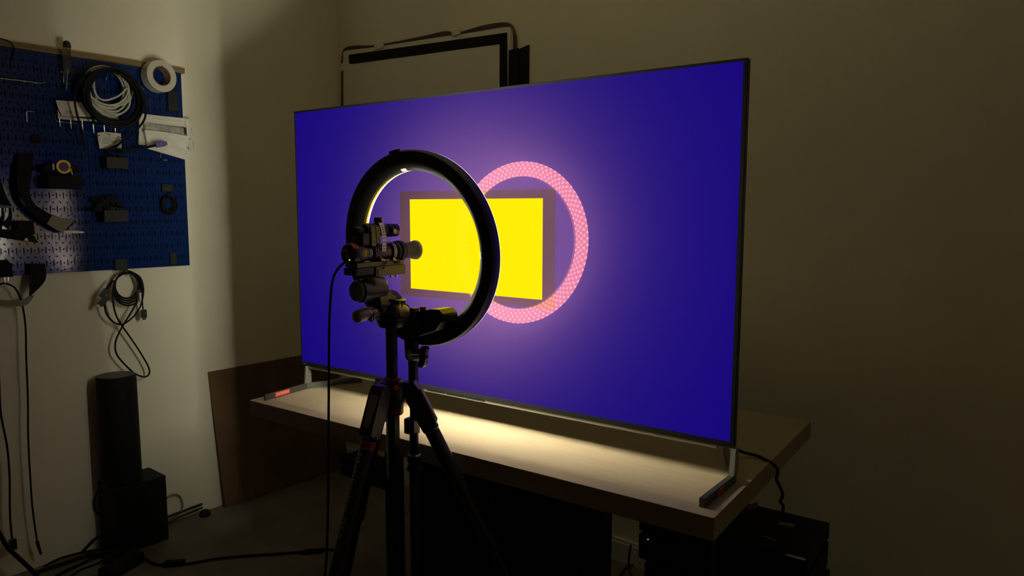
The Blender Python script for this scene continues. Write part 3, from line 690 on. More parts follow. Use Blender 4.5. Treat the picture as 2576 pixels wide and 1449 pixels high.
bracket_hook('chrome hook holding the screwdriver upright', [[lw(152, 180, D + 0.004), lw(160, 181, D + 0.03), lw(178, 179, D + 0.03)], [lw(160, 182, D + 0.004), lw(160, 208, D + 0.004), lw(170, 211, D + 0.02), lw(179, 211, D + 0.024)]], lw(165, 195, D))
bracket_hook('chrome hook that the white and black cable coils hang from', [[lw(265, 195, D + 0.003), lw(285, 190, D + 0.07), lw(307, 189, D + 0.085), lw(309, 184, D + 0.085)], [lw(268, 194, D + 0.003), lw(267, 208, D + 0.003)]], lw(275, 197, D))
bracket_hook('small chrome hook below the white plastic bag', [[lw(404, 375, D + 0.003), lw(404, 398, D + 0.003)], [lw(404, 398, D + 0.003), lw(411, 403, D + 0.03), lw(421, 403, D + 0.032)]], lw(404, 390, D))
# screwdriver
sdv = thing('screwdriver', 'screwdriver with clear handle and black end standing in its hook', 'screwdriver', lw(168, 180, 0.05))
pa, pb, pc = lw(169, 131, 0.05), lw(169, 180, 0.05), lw(167, 228, 0.045)
obj('handle', W().lathe(pa + Vector((0, 0, 0.015)), pb - pa, [(0.0125, 0), (0.0135, 0.006), (0.0130, 0.03), (0.0132, 0.07), (0.011, 0.088), (0.006, 0.094)], seg=12, smooth=True), 'screwh', sdv)
obj('end_cap', W().lathe(pa + Vector((0, 0, 0.0155)), (0, 0, 1), [(0.0135, -0.0), (0.0138, 0.008), (0.011, 0.020), (0.006, 0.024)], seg=20), 'black', sdv)
obj('shaft', W().cyl(pb, pc, 0.0028), 'chrome', sdv)
# tape roll
tr = thing('tape_roll', 'roll of white tape with brown core near the top right of the pegboard', 'tape', lw(392, 195, 0.03))
ax = Vector((1, 0.10, 0.02)).normalized(); c0 = Vector((XL + 0.028, -0.036, 1.864))
obj('tape', W().lathe(c0, ax, [(0.0385, 0), (0.0615, 0), (0.0615, 0.044), (0.0385, 0.044)], seg=64, close=True), 'whitecable', tr)
obj('core', W().lathe(c0, ax, [(0.0355, 0.0005), (0.0383, 0.0005), (0.0383, 0.0435), (0.0355, 0.0435)], seg=48, close=True), 'cardcore', tr)
th_ = thing('hook', 'chrome hook inside the roll of white tape', 'hook', lw(392, 180, D))
wire('wire', [c0 + Vector((-0.007, 0, 0.033)), c0 + Vector((0.05, 0.005, 0.033)), c0 + Vector((0.054, 0.005, 0.040))], parent=th_)
# coils of cable
def coil(name, label, c, ry, rz, n, r, material, d, spread, jitter, extra=None, cat='cable'):
    t = thing(name, label, cat, c)
    for k in range(n):
        fy, fz = 1 + random.uniform(-jitter, jitter), 1 + random.uniform(-jitter, jitter)
        oy, oz = random.uniform(-jitter, jitter) * ry, -abs(random.uniform(0, 1.3 * jitter)) * rz
        pts = []
        for q in range(20):
            a = 2 * PI * q / 20
            pts.append(Vector((XL + d + spread * k / n + 0.004 * math.sin(3 * a + k), c.y + oy + ry * fy * math.cos(a), c.z + rz - rz * fz + oz + rz * fz * math.sin(a))))
        obj('loop', W().tube(pts, r, seg=7, sub=4, closed=True), material, t)
    if extra:
        for e_ in extra: obj(e_[0], e_[1], e_[2], t)
    return t
cW = (lw(212, 215, 0.05) + lw(325, 215, 0.05)) / 2; 
cW = lw(268, 222, 0.05)
coil('white_cable', 'coil of white cable hanging on the hook behind the black coil', cW, 0.076, 0.080, 9, 0.0034, 'whitecable', 0.050, 0.025, 0.13,
     [('loose_end', W().tube([lw(322, 222, 0.06), lw(327, 250, 0.07), lw(322, 272, 0.07), lw(300, 287, 0.07), lw(272, 282, 0.065), lw(250, 262, 0.06), lw(238, 235, 0.06), lw(232, 205, 0.06), lw(240, 182, 0.055), lw(262, 170, 0.05)], 0.0036, seg=7), 'whitecable'),
      ('cross_strand', W().tube([lw(322, 218, 0.075), lw(300, 240, 0.08), lw(268, 252, 0.08), lw(248, 246, 0.075), lw(238, 228, 0.07), lw(236, 205, 0.065)], 0.0036, seg=7), 'whitecable')])
cB = lw(280, 240, 0.09)
coil('black_cable', 'big coil of thick black cable hanging in front of the white coil', cB, 0.096, 0.098, 10, 0.0050, 'rubber', 0.088, 0.030, 0.085,
     [('hanging_end', W().tube([lw(228, 180, 0.10), lw(200, 205, 0.10), lw(188, 245, 0.10), lw(193, 285, 0.09), lw(205, 325, 0.08), lw(212, 378, 0.05)], 0.0038, seg=7), 'rubber'),
      ('second_end', W().tube([lw(240, 190, 0.10), lw(224, 230, 0.10), lw(226, 275, 0.10), lw(238, 312, 0.08)], 0.0045, seg=7), 'rubber'),
      ('tail', W().tube([lw(340, 200, 0.10), lw(362, 240, 0.10), lw(366, 290, 0.09), lw(350, 320, 0.08), lw(330, 340, 0.07), lw(300, 362, 0.07), lw(278, 372, 0.07)], 0.0040, seg=7), 'rubber')])
# papers
def quad_sheet(px, d, thick=0.0006, bow=0.0):
    p = [lw(u, v, d) for u, v in px]
    return W().prism(p, (thick, 0, 0))
cd = thing('paper_card', 'white paper card with upside-down black lettering behind the coils', 'card', lw(215, 290, 0.045))
obj('sheet', quad_sheet([(140, 252), (187, 255), (232, 262), (291, 268), (292, 285), (300, 301), (262, 297), (196, 293), (156, 292), (146, 272)], 0.045), 'paper', cd)
obj('folded_edge', quad_sheet([(145, 276), (152, 290), (200, 296), (258, 303), (262, 307), (190, 303), (146, 299)], 0.040), 'paper', cd)
obj('lettering', W().text('QUES', lw(182, 282, 0.0462), (0, -1, -0.04), (0, 0.04, -1), 0.016, width=0.046).text('JAC', lw(270, 290, 0.0462), (0, -1, -0.06), (0, 0.06, -1), 0.016, width=0.032), 'greyink', cd)
cd = thing('paper_packet', 'small white paper packet just below the cable coils', 'packet', lw(275, 350, 0.04))
obj('sheet', quad_sheet([(244, 334), (262, 332), (303, 336), (305, 350), (305, 374), (250, 374), (246, 352)], 0.040, 0.003), 'paper', cd)
b = W()
for k in range(5): b.prism([lw(258, 346 + k * 3.2, 0.0434), lw(258 + (38, 20, 34, 30, 16)[k], 347 + k * 3.4, 0.0434), lw(258 + (38, 20, 34, 30, 16)[k], 348.2 + k * 3.4, 0.0434), lw(258, 347.2 + k * 3.2, 0.0434)], (0.0003, 0, 0))
obj('print_lines', b, 'greyink', cd)
# white bags
bg = thing('plastic_bag', 'crumpled white plastic bag hanging behind the folded one', 'bag', lw(415, 335, 0.03))
def crumple(outline, d, amp, n=16, mval='poly', seed=1, thick=0.004):
    # bilinear sheet between four corner pixels, with folds
    rnd = random.Random(seed); b = W()
    (a0, a1, a2, a3) = [lw(u, v, d) for u, v in outline]; g = []
    ph = [rnd.uniform(0, 6) for _ in range(6)]
    for i in range(n + 1):
        row = []
        for j in range(n + 1):
            s_, t_ = j / n, i / n
            p = (a0 * (1 - s_) + a1 * s_) * (1 - t_) + (a3 * (1 - s_) + a2 * s_) * t_
            h = amp * (math.sin(9 * s_ + ph[0] + 3 * t_) * 0.4 + math.sin(21 * s_ + 6 * t_ + ph[1]) * 0.3 + math.sin(13 * t_ + ph[2]) * 0.2 + rnd.uniform(-0.35, 0.35))
            row.append(b.bm.verts.new(p + Vector((h + amp, 0, 0))))
        g.append(row)
    for i in range(n):
        for j in range(n): b.bm.faces.new((g[i][j], g[i][j + 1], g[i + 1][j + 1], g[i + 1][j]))
    back = []
    bo = [g[0][j] for j in range(n + 1)] + [g[i][n] for i in range(1, n + 1)] + [g[n][j] for j in range(n - 1, -1, -1)] + [g[i][0] for i in range(n - 1, 0, -1)]
    bb = [b.bm.verts.new((XL + d - thick, v.co.y, v.co.z)) for v in bo]
    for k in range(len(bo)): b.bm.faces.new((bo[k], bb[k], bb[(k + 1) % len(bo)], bo[(k + 1) % len(bo)]))
    b.bm.faces.new(bb)
    return b
obj('left_side', crumple([(349, 285), (372, 288), (368, 366), (347, 364)], 0.034, 0.005, 8, seed=2), 'poly', bg)
obj('top_folds', crumple([(366, 288), (481, 300), (484, 322), (366, 312)], 0.034, 0.007, 14, seed=3), 'poly', bg)
obj('right_side', crumple([(462, 300), (482, 300), (485, 377), (474, 376)], 0.034, 0.006, 8, seed=4), 'poly', bg)
bg = thing('plastic_bag', 'folded white plastic bag with a torn opening, hanging over the corner of the pegboard', 'bag', lw(415, 350, 0.05))
obj('body', crumple([(364, 330), (474, 348), (467, 402), (372, 374)], 0.056, 0.0022, 14, seed=5, thick=0.01), 'poly', bg)
obj('grey_band', crumple([(364, 310), (466, 322), (470, 340), (364, 330)], 0.055, 0.0035, 12, seed=6, thick=0.01), 'greypoly', bg)
obj('fold', W().band([lw(364, 330, 0.072), lw(410, 335, 0.074), lw(478, 346, 0.072)], (0, 0, 0.010), 0.003), 'poly', bg)
obj('dark_opening', quad_sheet([(463, 320), (469, 322), (470, 339), (465, 338)], 0.0685), 'ink', bg)
obj('corner_tab', quad_sheet([(474, 345), (481, 347), (480, 350), (475, 351)], 0.058), 'greyink', bg)
# cable with purple plug
pc_ = thing('plug_cable', 'black cable ending in a purple plug lying across the white bag', 'cable', lw(340, 370, 0.09))
obj('cable', W().tube([lw(262, 378, 0.07), lw(285, 374, 0.08), lw(300, 362, 0.085), lw(312, 350, 0.085)], 0.0040, seg=8).tube([lw(270, 374, 0.07), lw(310, 377, 0.085), lw(350, 374, 0.095), lw(385, 367, 0.10), lw(394, 365, 0.10)], 0.0050, seg=8), 'rubber', pc_)
a_, b_ = lw(392, 365, 0.10), lw(414, 361, 0.10); dd = (b_ - a_).normalized()
obj('plug', W().obox((a_ + b_) / 2, (b_ - a_) / 2, Vector((0.006, 0, 0)), dd.cross(Vector((1, 0, 0))) * 0.0105, 0.002), 'purple', pc_)
obj('plug_tip', W().obox(b_ + dd * 0.0045, dd * 0.005, Vector((0.0035, 0, 0)), dd.cross(Vector((1, 0, 0))) * 0.0075), 'chrome', pc_)
obj('plug_mark', W().text('15', (a_ + b_) / 2 + Vector((0.0062, 0, 0)), dd, (0, -dd.z, dd.y), 0.010), 'print', pc_)
# hanging bins
def bin_(label, px, d0, d1, material, inset=0.0035):
    # px: top-left, top-right, bottom-right, bottom-left of the front, drawn on the front plane
    t = thing('storage_bin', label, 'bin', lw(px[0][0], px[3][1], D))
    tl, tr_, br_, bl = [lw(u, v, d1) for u, v in px]
    ya, yb, zt, zb = tl.y, tr_.y, (tl.z + tr_.z) / 2, (bl.z + br_.z) / 2
    xa, xb = XL + d0, XL + d1; k = inset
    b = W().box((xa, ya, zb), (xb, yb, zb + k)).box((xb - k, ya, zb + k), (xb, yb, zt)).box((xa, ya, zb + k), (xa + k, yb, zt + 0.012)).box((xa + k, ya, zb + k), (xb - k, ya + k, zt)).box((xa + k, yb - k, zb + k), (xb - k, yb, zt))
    obj('tray', b, material, t)
    return t, (xa, xb, ya, yb, zb, zt)
t1_, e1 = bin_('black bin holding the yellow tape measure on the pegboard', [(122, 442), (205, 442), (205, 474), (124, 474)], D + 0.001, 0.095, 'matte')
t2_, e2 = bin_('small dark green bin below the purple plug cable', [(268, 396), (322, 396), (319, 424), (272, 424)], D + 0.001, 0.08, 'green')
t3_, e3 = bin_('dark green bin full of dark odds and ends right of the panel seam', [(262, 531), (322, 527), (316, 558), (262, 558)], D + 0.001, 0.085, 'green')
obj('rim', W().box((e1[0], e1[2] - 0.006, e1[5] + 0.012), (e1[1] - 0.02, e1[3] + 0.004, e1[5] + 0.04), 0.004), 'matte', t1_)
def heap(label, c, r, n, seed, material='matte', cat='clutter', sc=1.0, bright=0):
    rnd = random.Random(seed)
    t = thing('odds_and_ends', label, cat, c)
    for k in range(n):
        p = c + Vector((rnd.uniform(-0.3, 0.3) * r, rnd.uniform(-1, 1) * r, rnd.uniform(-0.55, 0.55) * r * sc))
        ax_ = Vector([rnd.uniform(-1, 1) for _ in range(3)]).normalized(); _, u_, w_ = MB.basis(ax_)
        obj('piece', W().obox(p, ax_ * r * rnd.uniform(0.25, 0.5), u_ * r * rnd.uniform(0.12, 0.28), w_ * r * rnd.uniform(0.1, 0.2), 0.002), material, t)
    for k in range(bright):
        p = c + Vector((r * 0.55, rnd.uniform(0.1, 0.9) * r, -rnd.uniform(0.3, 0.6) * r * sc))
        obj('screw', W().cyl(p, p + Vector((0.002, rnd.uniform(-0.006, 0.006), 0.007)), 0.0018, seg=8), 'chrome', t)
    return t
heap('jumble of black bits heaped in the green bin right of the seam', lw(268, 515, 0.055), 0.048, 9, 3, bright=4, cat='hardware')
heap('black adapters lying in the small green bin', lw(290, 385, 0.055), 0.030, 5, 5, cat='hardware')
tm = thing('tape_measure', 'black and yellow tape measure lying in the black bin', 'tape measure', lw(155, 435, 0.075))
pc0 = lw(158, 420, 0.080)
obj('case', W().lathe(pc0 + Vector((-0.02, 0, 0)), (1, 0, 0), [(0.017, 0), (0.020, 0.003), (0.020, 0.024), (0.016, 0.028)], seg=28), 'blackgloss', tm)
obj('yellow_rim', W().lathe(pc0 + Vector((0.004, 0, 0)), (1, 0, 0), [(0.0165, 0), (0.0245, 0), (0.0245, 0.006), (0.0165, 0.006)], seg=40, close=True).band([pc0 + Vector((0.007, 0.0215, 0.004)), pc0 + Vector((0.007, 0.0235, -0.012)), pc0 + Vector((0.007, 0.027, -0.027))], (0.006, 0, 0), 0.004), 'yellow', tm)
obj('label_chip', W().box(pc0 + Vector((0, -0.034, -0.012)), pc0 + Vector((0.004, -0.029, 0.010))), 'paper', tm)
# black straps
def strap(label, pts, w, material='matte', tip=None):
    t = thing('hook_and_loop_strap', label, 'strap', pts[0])
    obj('band', W().band(pts, w, 0.003), material, t)
    if tip: obj('pale_end', W().band(tip, w * 0.45 if isinstance(w, Vector) else Vector(w) * 0.45, 0.003), 'bright', t)
    return t
b = W(); 
def ribbon_px(left, right, d, material, name, parent, thick=0.003, sub=5):
    Lp = catmull([lw(u, v, dd_) for (u, v), dd_ in zip(left, d)], sub); Rp = catmull([lw(u, v, dd_) for (u, v), dd_ in zip(right, d)], sub)
    b = W(); T = Vector((thick, 0, 0)); rings = [[l, r, r + T, l + T] for l, r in zip(Lp, Rp)]
    b.ringloft(rings, smooth=False)
    return obj(name, b, material, parent)
t = thing('strap', 'long black strap curling down across the left blue panel', 'strap', lw(60, 480, 0.05))
ribbon_px([(46, 385), (42, 440), (46, 480), (62, 515), (90, 545), (118, 565), (140, 578), (162, 586)], [(85, 388), (80, 430), (74, 480), (84, 510), (110, 530), (135, 542), (160, 550), (190, 553)], [0.04, 0.06, 0.07, 0.075, 0.075, 0.07, 0.07, 0.07], 'matte', 'band', t)
ribbon_px([(118, 563), (140, 577), (158, 585)], [(132, 540), (160, 549), (188, 553)], [0.076, 0.076, 0.076], 'straplight', 'worn_end', t, 0.001)
ribbon_px([(160, 580), (185, 580), (211, 583)], [(160, 588), (185, 587), (211, 586)], [0.075, 0.075, 0.075], 'bright', 'pale_tip', t)
t = thing('strap', 'black strap slanting at the left photo edge beside the shiny panel area', 'strap', lw(15, 500, 0.05))
ribbon_px([(-30, 440), (-10, 480), (0, 520)], [(0, 448), (14, 490), (30, 518)], [0.05, 0.06, 0.06], 'matte', 'band', t)
ribbon_px([(0, 515), (15, 517), (33, 519)], [(0, 523), (15, 523), (35, 523)], [0.062, 0.062, 0.062], 'black', 'clip', t)
ribbon_px([(22, 523), (20, 545), (2, 563)], [(27, 523), (30, 548), (22, 578)], [0.06, 0.06, 0.06], 'matte', 'curl', t)
t = thing('strap', 'wide black piece of strap above the lower left bin', 'strap', lw(50, 585, 0.05))
ribbon_px([(-30, 570), (20, 578), (44, 577), (70, 572)], [(-30, 596), (10, 598), (50, 604), (96, 611)], [0.05, 0.055, 0.06, 0.06], 'matte', 'band', t)
ribbon_px([(44, 555), (60, 555), (83, 556)], [(44, 580), (60, 582), (88, 590)], [0.058, 0.058, 0.058], 'matte', 'folded_end', t)
ribbon_px([(62, 602), (66, 598), (70, 603)], [(60, 605), (66, 606), (71, 607)], [0.064, 0.064, 0.064], 'bright', 'pale_corner', t)
t = thing('strap', 'black and grey strap looping below the bottom edge of the pegboard', 'strap', lw(90, 700, 0.05))
ribbon_px([(74, 664), (74, 700), (73, 742)], [(113, 664), (113, 705), (76, 745)], [0.04, 0.05, 0.06], 'matte', 'band', t)
ribbon_px([(74, 742), (60, 752), (30, 756), (-20, 752)], [(86, 744), (64, 768), (30, 770), (-20, 768)], [0.055, 0.055, 0.055, 0.05], 'straplight', 'loop', t)
t4_, e4 = bin_('black bin at the lower left corner of the pegboard', [(-30, 664), (31, 665), (32, 697), (-30, 699)], D + 0.001, 0.06, 'matte')
# clips and magnets
def block(name, label, cat, px, d0, d1, material='matte', bev=0.002):
    (u0, v0, u1, v1) = px; a_ = lw(u0, v0, d1); c_ = lw(u1, v1, d1)
    return tagit(obj(name, W().box((XL + d0, min(a_.y, c_.y), min(a_.z, c_.z)), (XL + d1, max(a_.y, c_.y), max(a_.z, c_.z)), bev), material), label, cat)
block('plastic_holder', 'dark rectangular holder on the panel below the tape roll', 'holder', (422, 226, 449, 280), D + 0.001, D + 0.012, 'green')
block('plastic_hook_base', 'small dark hook base that holds the little coil of black cable', 'hook', (408, 463, 435, 482), D + 0.001, D + 0.012, 'green')
block('plastic_hook_base', 'dark hook base at the bottom edge of the board, over the long hanging cables', 'hook', (289, 652, 322, 679), D + 0.001, D + 0.014, 'green')
block('plastic_clip', 'small dark clip at the bottom right corner of the pegboard', 'clip', (429, 636, 446, 665), D + 0.001, D + 0.012, 'green')
tagit(obj('round_magnet', W().cyl(lw(90, 350, D + 0.001), lw(90, 350, D + 0.001) + Vector((0.01, 0, 0)), 0.016, seg=24), 'matte'), 'round black magnet stuck on the upper left panel', 'magnet')
block('dark_pouch', 'tall dark pouch hanging above the left end of the long strap', 'pouch', (46, 385, 84, 410), D + 0.001, 0.045, 'matte')
cs_ = lw(425, 512, 0.035)
coil('small_cable', 'little coil of thin black cable on the right blue panel', cs_, 0.026, 0.034, 9, 0.0028, 'rubber', 0.028, 0.016, 0.16)
h_ = thing('hook', 'double chrome hook carrying the little coil of black cable', 'hook', lw(428, 488, D))
for x in (424, 430): wire('wire', [lw(x, 482, D + 0.004), lw(x, 490, D + 0.014), lw(x + 2, 496, D + 0.03)], parent=h_)
# hanging bundle of signal cables under the board
hb_ = thing('signal_cables', 'bundle of black plug-ended cables hanging in a figure eight under the pegboard', 'cable', lw(315, 690, 0.03))
hk = thing('hook', 'chrome hook at the bottom edge of the pegboard carrying the hanging cables', 'hook', lw(316, 685, D))
for x in (314, 319): wire('wire', [lw(x, 676, D + 0.004), lw(x, 692, D + 0.03), lw(x + 1, 680, D + 0.034)], parent=hk)
for k in range(4):
    rr = 29 + k * 2.5
    pts = [lw(319 + rr * math.cos(a) * 1.02 + k, 718 + k * 3.2 + rr * 1.12 * math.sin(a), 0.035 + 0.006 * k) for a in [2 * PI * q / 14 for q in range(14)]]
    obj('loop', W().tube(pts, 0.0036, seg=7, closed=True), 'rubber', hb_)
obj('strand', W().tube([lw(316, 683, 0.05), lw(300, 692, 0.055), lw(286, 720, 0.06), lw(284, 755, 0.065), lw(291, 790, 0.06), lw(306, 818, 0.055), lw(325, 845, 0.055), lw(350, 882, 0.055), lw(373, 922, 0.055), lw(375, 940, 0.055), lw(364, 948, 0.055), lw(340, 940, 0.055), lw(312, 915, 0.055), lw(293, 890, 0.055), lw(290, 865, 0.055), lw(297, 842, 0.055), lw(312, 815, 0.06), lw(330, 785, 0.06), lw(345, 755, 0.055), lw(350, 720, 0.05), lw(340, 695, 0.045)], 0.0033, seg=8), 'rubber', hb_)
obj('strand', W().tube([lw(262, 765, 0.06), lw(268, 790, 0.058), lw(285, 810, 0.055), lw(305, 816, 0.06), lw(325, 806, 0.06), lw(345, 785, 0.06), lw(356, 762, 0.055), lw(361, 730, 0.05), lw(354, 700, 0.045), lw(335, 686, 0.04), lw(318, 680, 0.04)], 0.0033, seg=8), 'rubber', hb_)
obj('strand', W().tube([lw(360, 782, 0.06), lw(358, 760, 0.055), lw(356, 725, 0.05), lw(350, 700, 0.045)], 0.0028, seg=8), 'rubber', hb_)
def plug(px0, px1, d, w, tipw=0.7, parent=None):
    a_, b_ = lw(*px0, d), lw(*px1, d); dd = (b_ - a_); n_ = dd.normalized().cross(Vector((1, 0, 0)))
    p_ = obj('plug', W().obox((a_ + b_) / 2, dd / 2, (0.006, 0, 0), n_ * w, 0.002), 'black', parent)
    obj('plug_tip', W().obox(b_ + dd.normalized() * 0.004, dd.normalized() * 0.005, (0.0032, 0, 0), n_ * w * tipw), 'chrome', p_)
plug((361, 779), (362, 799), 0.06, 0.0105, 0.7, hb_)
plug((268, 728), (254, 748), 0.065, 0.010, 0.7, hb_)
plug((270, 746), (250, 768), 0.07, 0.011, 0.7, hb_)
obj('strain_relief', W().cyl(lw(284, 705, 0.06), lw(268, 728, 0.065), 0.005), 'rubber', hb_)
plug((350, 728), (349, 754), 0.055, 0.008, 0.7, hb_)
obj('white_tag', W().obox(lw(353, 745, 0.062), (0.001, 0, 0), (0, 0.0035, 0), (0, 0, 0.014)), 'white', hb_)
# two cords hanging at the far left
t = thing('hanging_cord', 'black cord looped over the hook below the bin, hanging to a thin plug', 'cable', lw(60, 770, 0.04))
obj('cord', W().tube([lw(-20, 740, 0.05), lw(0, 716, 0.05), lw(16, 714, 0.05), lw(35, 722, 0.05), lw(48, 742, 0.05), lw(56, 768, 0.05), lw(62, 800, 0.05), lw(65, 840, 0.05), lw(66, 900, 0.05), lw(70, 1000, 0.05), lw(71, 1100, 0.05), lw(76, 1200, 0.05), lw(82, 1280, 0.05), lw(92, 1353, 0.05)], 0.0032, seg=8), 'rubber', t)
obj('plug', W().cyl(lw(93, 1362, 0.05), lw(103, 1394, 0.05), 0.006, 0.0045).cyl(lw(92, 1353, 0.05), lw(93, 1362, 0.05), 0.003), 'black', t)
hk = thing('hook', 'double chrome hook under the lower left bin, carrying the hanging cord', 'hook', lw(14, 705, D))
for x in (12, 20): wire('wire', [lw(x, 698, 0.05), lw(x + 1, 708, 0.052), lw(x + 1, 713, 0.058)], parent=hk)
t = thing('hanging_cord', 'black cord hanging at the very left edge to a square plug near the floor', 'cable', lw(10, 1100, 0.04))
obj('cord', W().tube([lw(-12, 780, 0.05), lw(-4, 900, 0.05), lw(-2, 960, 0.05), lw(2, 1040, 0.05), lw(18, 1125, 0.05), lw(24, 1200, 0.05), lw(25, 1290, 0.05), lw(30, 1355, 0.05)], 0.0035, seg=8), 'rubber', t)
obj('plug', W().obox(lw(32, 1370, 0.05), (0.008, 0, 0), (0, 0.0115, 0), (0, 0, 0.019), 0.002), 'black', t)
t = tagit(obj('top_cord', W().tube([lw(-40, 90, 0.03), lw(0, 97, 0.032), lw(22, 104, 0.035), lw(32, 114, 0.035), lw(36, 124, 0.03), lw(33, 140, 0.026), lw(26, 155, 0.024)], 0.0022, seg=7), 'rubber'), 'thin black cord draped over the plywood strip at the upper left', 'cable')
#=SECTION-FLOOR
# ------------------------------------------------------------------ speakers, board and cables on the floor
bx_ = thing('black_box', 'black cube-like speaker box on the floor against the left wall', 'speaker', (-1.622, -0.25, 0))
obj('cabinet', W().box((-1.696, -0.335, 0.004), (-1.550, -0.134, 0.270), 0.003), 'box', bx_)
obj('grille', W().box((-1.5495, -0.325, 0.02), (-1.546, -0.145, 0.255), 0.001), 'matte', bx_)
cy_ = thing('cylinder_speaker', 'tall black cylindrical speaker standing on the black box', 'speaker', (-1.622, -0.285, 0.270))
obj('body', W().lathe((-1.622, -0.272, 0.2715), (0, 0, 1), [(0.064, 0), (0.071, 0.003), (0.072, 0.01), (0.0705, 0.41), (0.068, 0.425)], seg=48), 'box', cy_)
obj('top_plate', W().lathe((-1.622, -0.272, 0.6965), (0, 0, 1), [(0.066, 0), (0.066, 0.0015), (0.004, 0.002)], seg=48), 'black', cy_)
obj('crumpled_film', crumple([(262, 942), (300, 940), (304, 946), (266, 950)], 0.06, 0.001, 5, seed=8, thick=0.001), 'greyink', cy_) if False else None
# hardboard sheet leaning on the wall
xb0, xb1 = XL + 0.041, XL + 0.0015; zt = 0.625
b = W().ringloft([[(xb0, ya_, 0.001), (xb0 + 0.006, ya_, 0.001), (xb1 + 0.0065, yc_, zt), (xb1, yc_, zt)] for ya_, yc_ in ((0.173, 0.139), (0.855, 0.835))], smooth=False)
tagit(obj('hardboard_sheet', b, 'hard'), 'brown hardboard sheet leaning on the left wall behind the table', 'board')
# things lying near the board
tagit(obj('black_puck', W().lathe(onZ(516, 1298, 0), (0.0, 0, 1), [(0.016, 0.0), (0.022, 0.004), (0.023, 0.016), (0.017, 0.025), (0.004, 0.028)], seg=20), 'box'), 'small dark rounded lump on the floor beside the rods', 'lump')
rd = thing('black_rods', 'thin black rods poking out from behind the speaker box', 'rod', onZ(460, 1300, 0.02))
obj('rod', W().cyl((-1.66, -0.15, 0.045), onX(508, 1268, -1.66), 0.0055, seg=10), 'black', rd)
obj('rod', W().cyl((-1.665, -0.15, 0.012), onX(509, 1277, -1.67), 0.004, seg=10), 'black', rd)
obj('rod_tip', W().cyl(onX(494, 1279, -1.665), onX(504, 1275, -1.665), 0.004, seg=8), 'bright', rd)
tagit(obj('cord_loop', W().tube([onX(418, 1252, -1.69), onX(436, 1243, -1.69), onX(452, 1248, -1.69), onX(459, 1265, -1.69), onX(457, 1282, -1.69), onX(440, 1300, -1.685), onX(424, 1308, -1.68)], 0.0035, seg=7), 'greyink'), 'small grey cord loop standing beside the black box', 'cable')
def floor_cable(label, px, r, z=None, cat='cable', more=None, name='floor_cable'):
    pts = [onZ(u, v, (r + 0.001) if z is None else z) for u, v in px]
    return tagit(obj(name, W().tube(pts, r, seg=8), 'rubber'), label, cat)
floor_cable('black cable running over the floor from the power strip towards the tripod', [(330, 1385), (352, 1396), (380, 1414), (405, 1421), (470, 1418), (560, 1403), (680, 1394), (760, 1388), (810, 1383), (850, 1382)], 0.0045)
tagit(obj('cable_box', W().obox((onZ(414, 1418, 0.010) + onZ(462, 1415, 0.010)) / 2, (onZ(462, 1415, 0.010) - onZ(414, 1418, 0.010)) / 2, Vector((0.013, -0.02, 0)).normalized() * 0.014, (0, 0, 0.009), 0.003), 'box'), 'small black inline adapter on the cable crossing the floor', 'adapter')
tagit(obj('cable_box', W().obox((onZ(762, 1388, 0.009) + onZ(812, 1384, 0.009)) / 2, (onZ(812, 1384, 0.009) - onZ(762, 1388, 0.009)) / 2, Vector((0.013, -0.02, 0)).normalized() * 0.010, (0, 0, 0.007), 0.003), 'box'), 'thin black inline switch on the floor cable beside the tripod', 'adapter')
ps0, ps1 = onZ(348, 1398, 0.022), onZ(262, 1449, 0.022)
psd = thing('power_strip', 'long black power strip on the floor in front of the black box', 'power strip', onZ(305, 1425, 0))
dd = (ps1 - ps0); sdv_ = dd.normalized().cross(Vector((0, 0, 1)))
obj('body', W().obox(Vector(((ps0 + ps1) / 2).to_tuple()[:2] + (0.023,)), dd / 2, sdv_ * 0.028, (0, 0, 0.022), 0.004), 'box', psd)
for k in range(3):
    c_ = ps0 + dd * (0.2 + 0.3 * k); obj('socket', W().cyl((c_.x, c_.y, 0.0455), (c_.x, c_.y, 0.0475), 0.020, seg=20), 'matte', psd)
floor_cable('thin black cable along the foot of the left wall', [(110, 1425), (150, 1405), (200, 1391), (250, 1384), (285, 1380)], 0.004)
floor_cable('thick black cable on the floor at the foot of the left wall', [(90, 1440), (120, 1430), (170, 1414), (215, 1400), (262, 1392), (300, 1385)], 0.007)
floor_cable('third black cable lying towards the power strip', [(140, 1449), (165, 1436), (205, 1418), (240, 1402), (290, 1396), (320, 1392)], 0.006)
floor_cable('thin reddish black cable curling left of the power strip', [(180, 1449), (205, 1432), (245, 1417), (262, 1402), (240, 1392), (215, 1396)], 0.0035)
tagit(obj('wall_cable', W().tube([onX(266, 1342, -1.62), onX(245, 1352, -1.64), onX(228, 1366, -1.65), onX(214, 1382, -1.655), onX(205, 1392, -1.655)], 0.0055, seg=8), 'rubber'), 'black cable bending down from behind the black box to the floor', 'cable')
tagit(obj('thick_cable', W().tube([onX(-30, 1300, -1.60), onX(0, 1345, -1.60), onX(20, 1378, -1.60), onX(45, 1402, -1.60), onX(70, 1425, -1.60), onX(85, 1440, -1.60), onX(110, 1470, -1.60)], 0.0075, seg=8), 'rubber'), 'thick black cable sweeping down at the lower left corner', 'cable')
heap('tangle of black plugs and cable ends in front of the black box', onZ(290, 1385, 0.030) + Vector((0.03, 0, 0)), 0.055, 8, 11, cat='plugs', sc=0.4)
tagit(obj('side_cable', W().tube([(-1.690, -0.336, 0.235), (-1.690, -0.352, 0.20), (-1.690, -0.350, 0.16), (-1.685, -0.337, 0.13)], 0.003, seg=7), 'rubber'), 'short black lead curving out at the left side of the black box', 'cable')
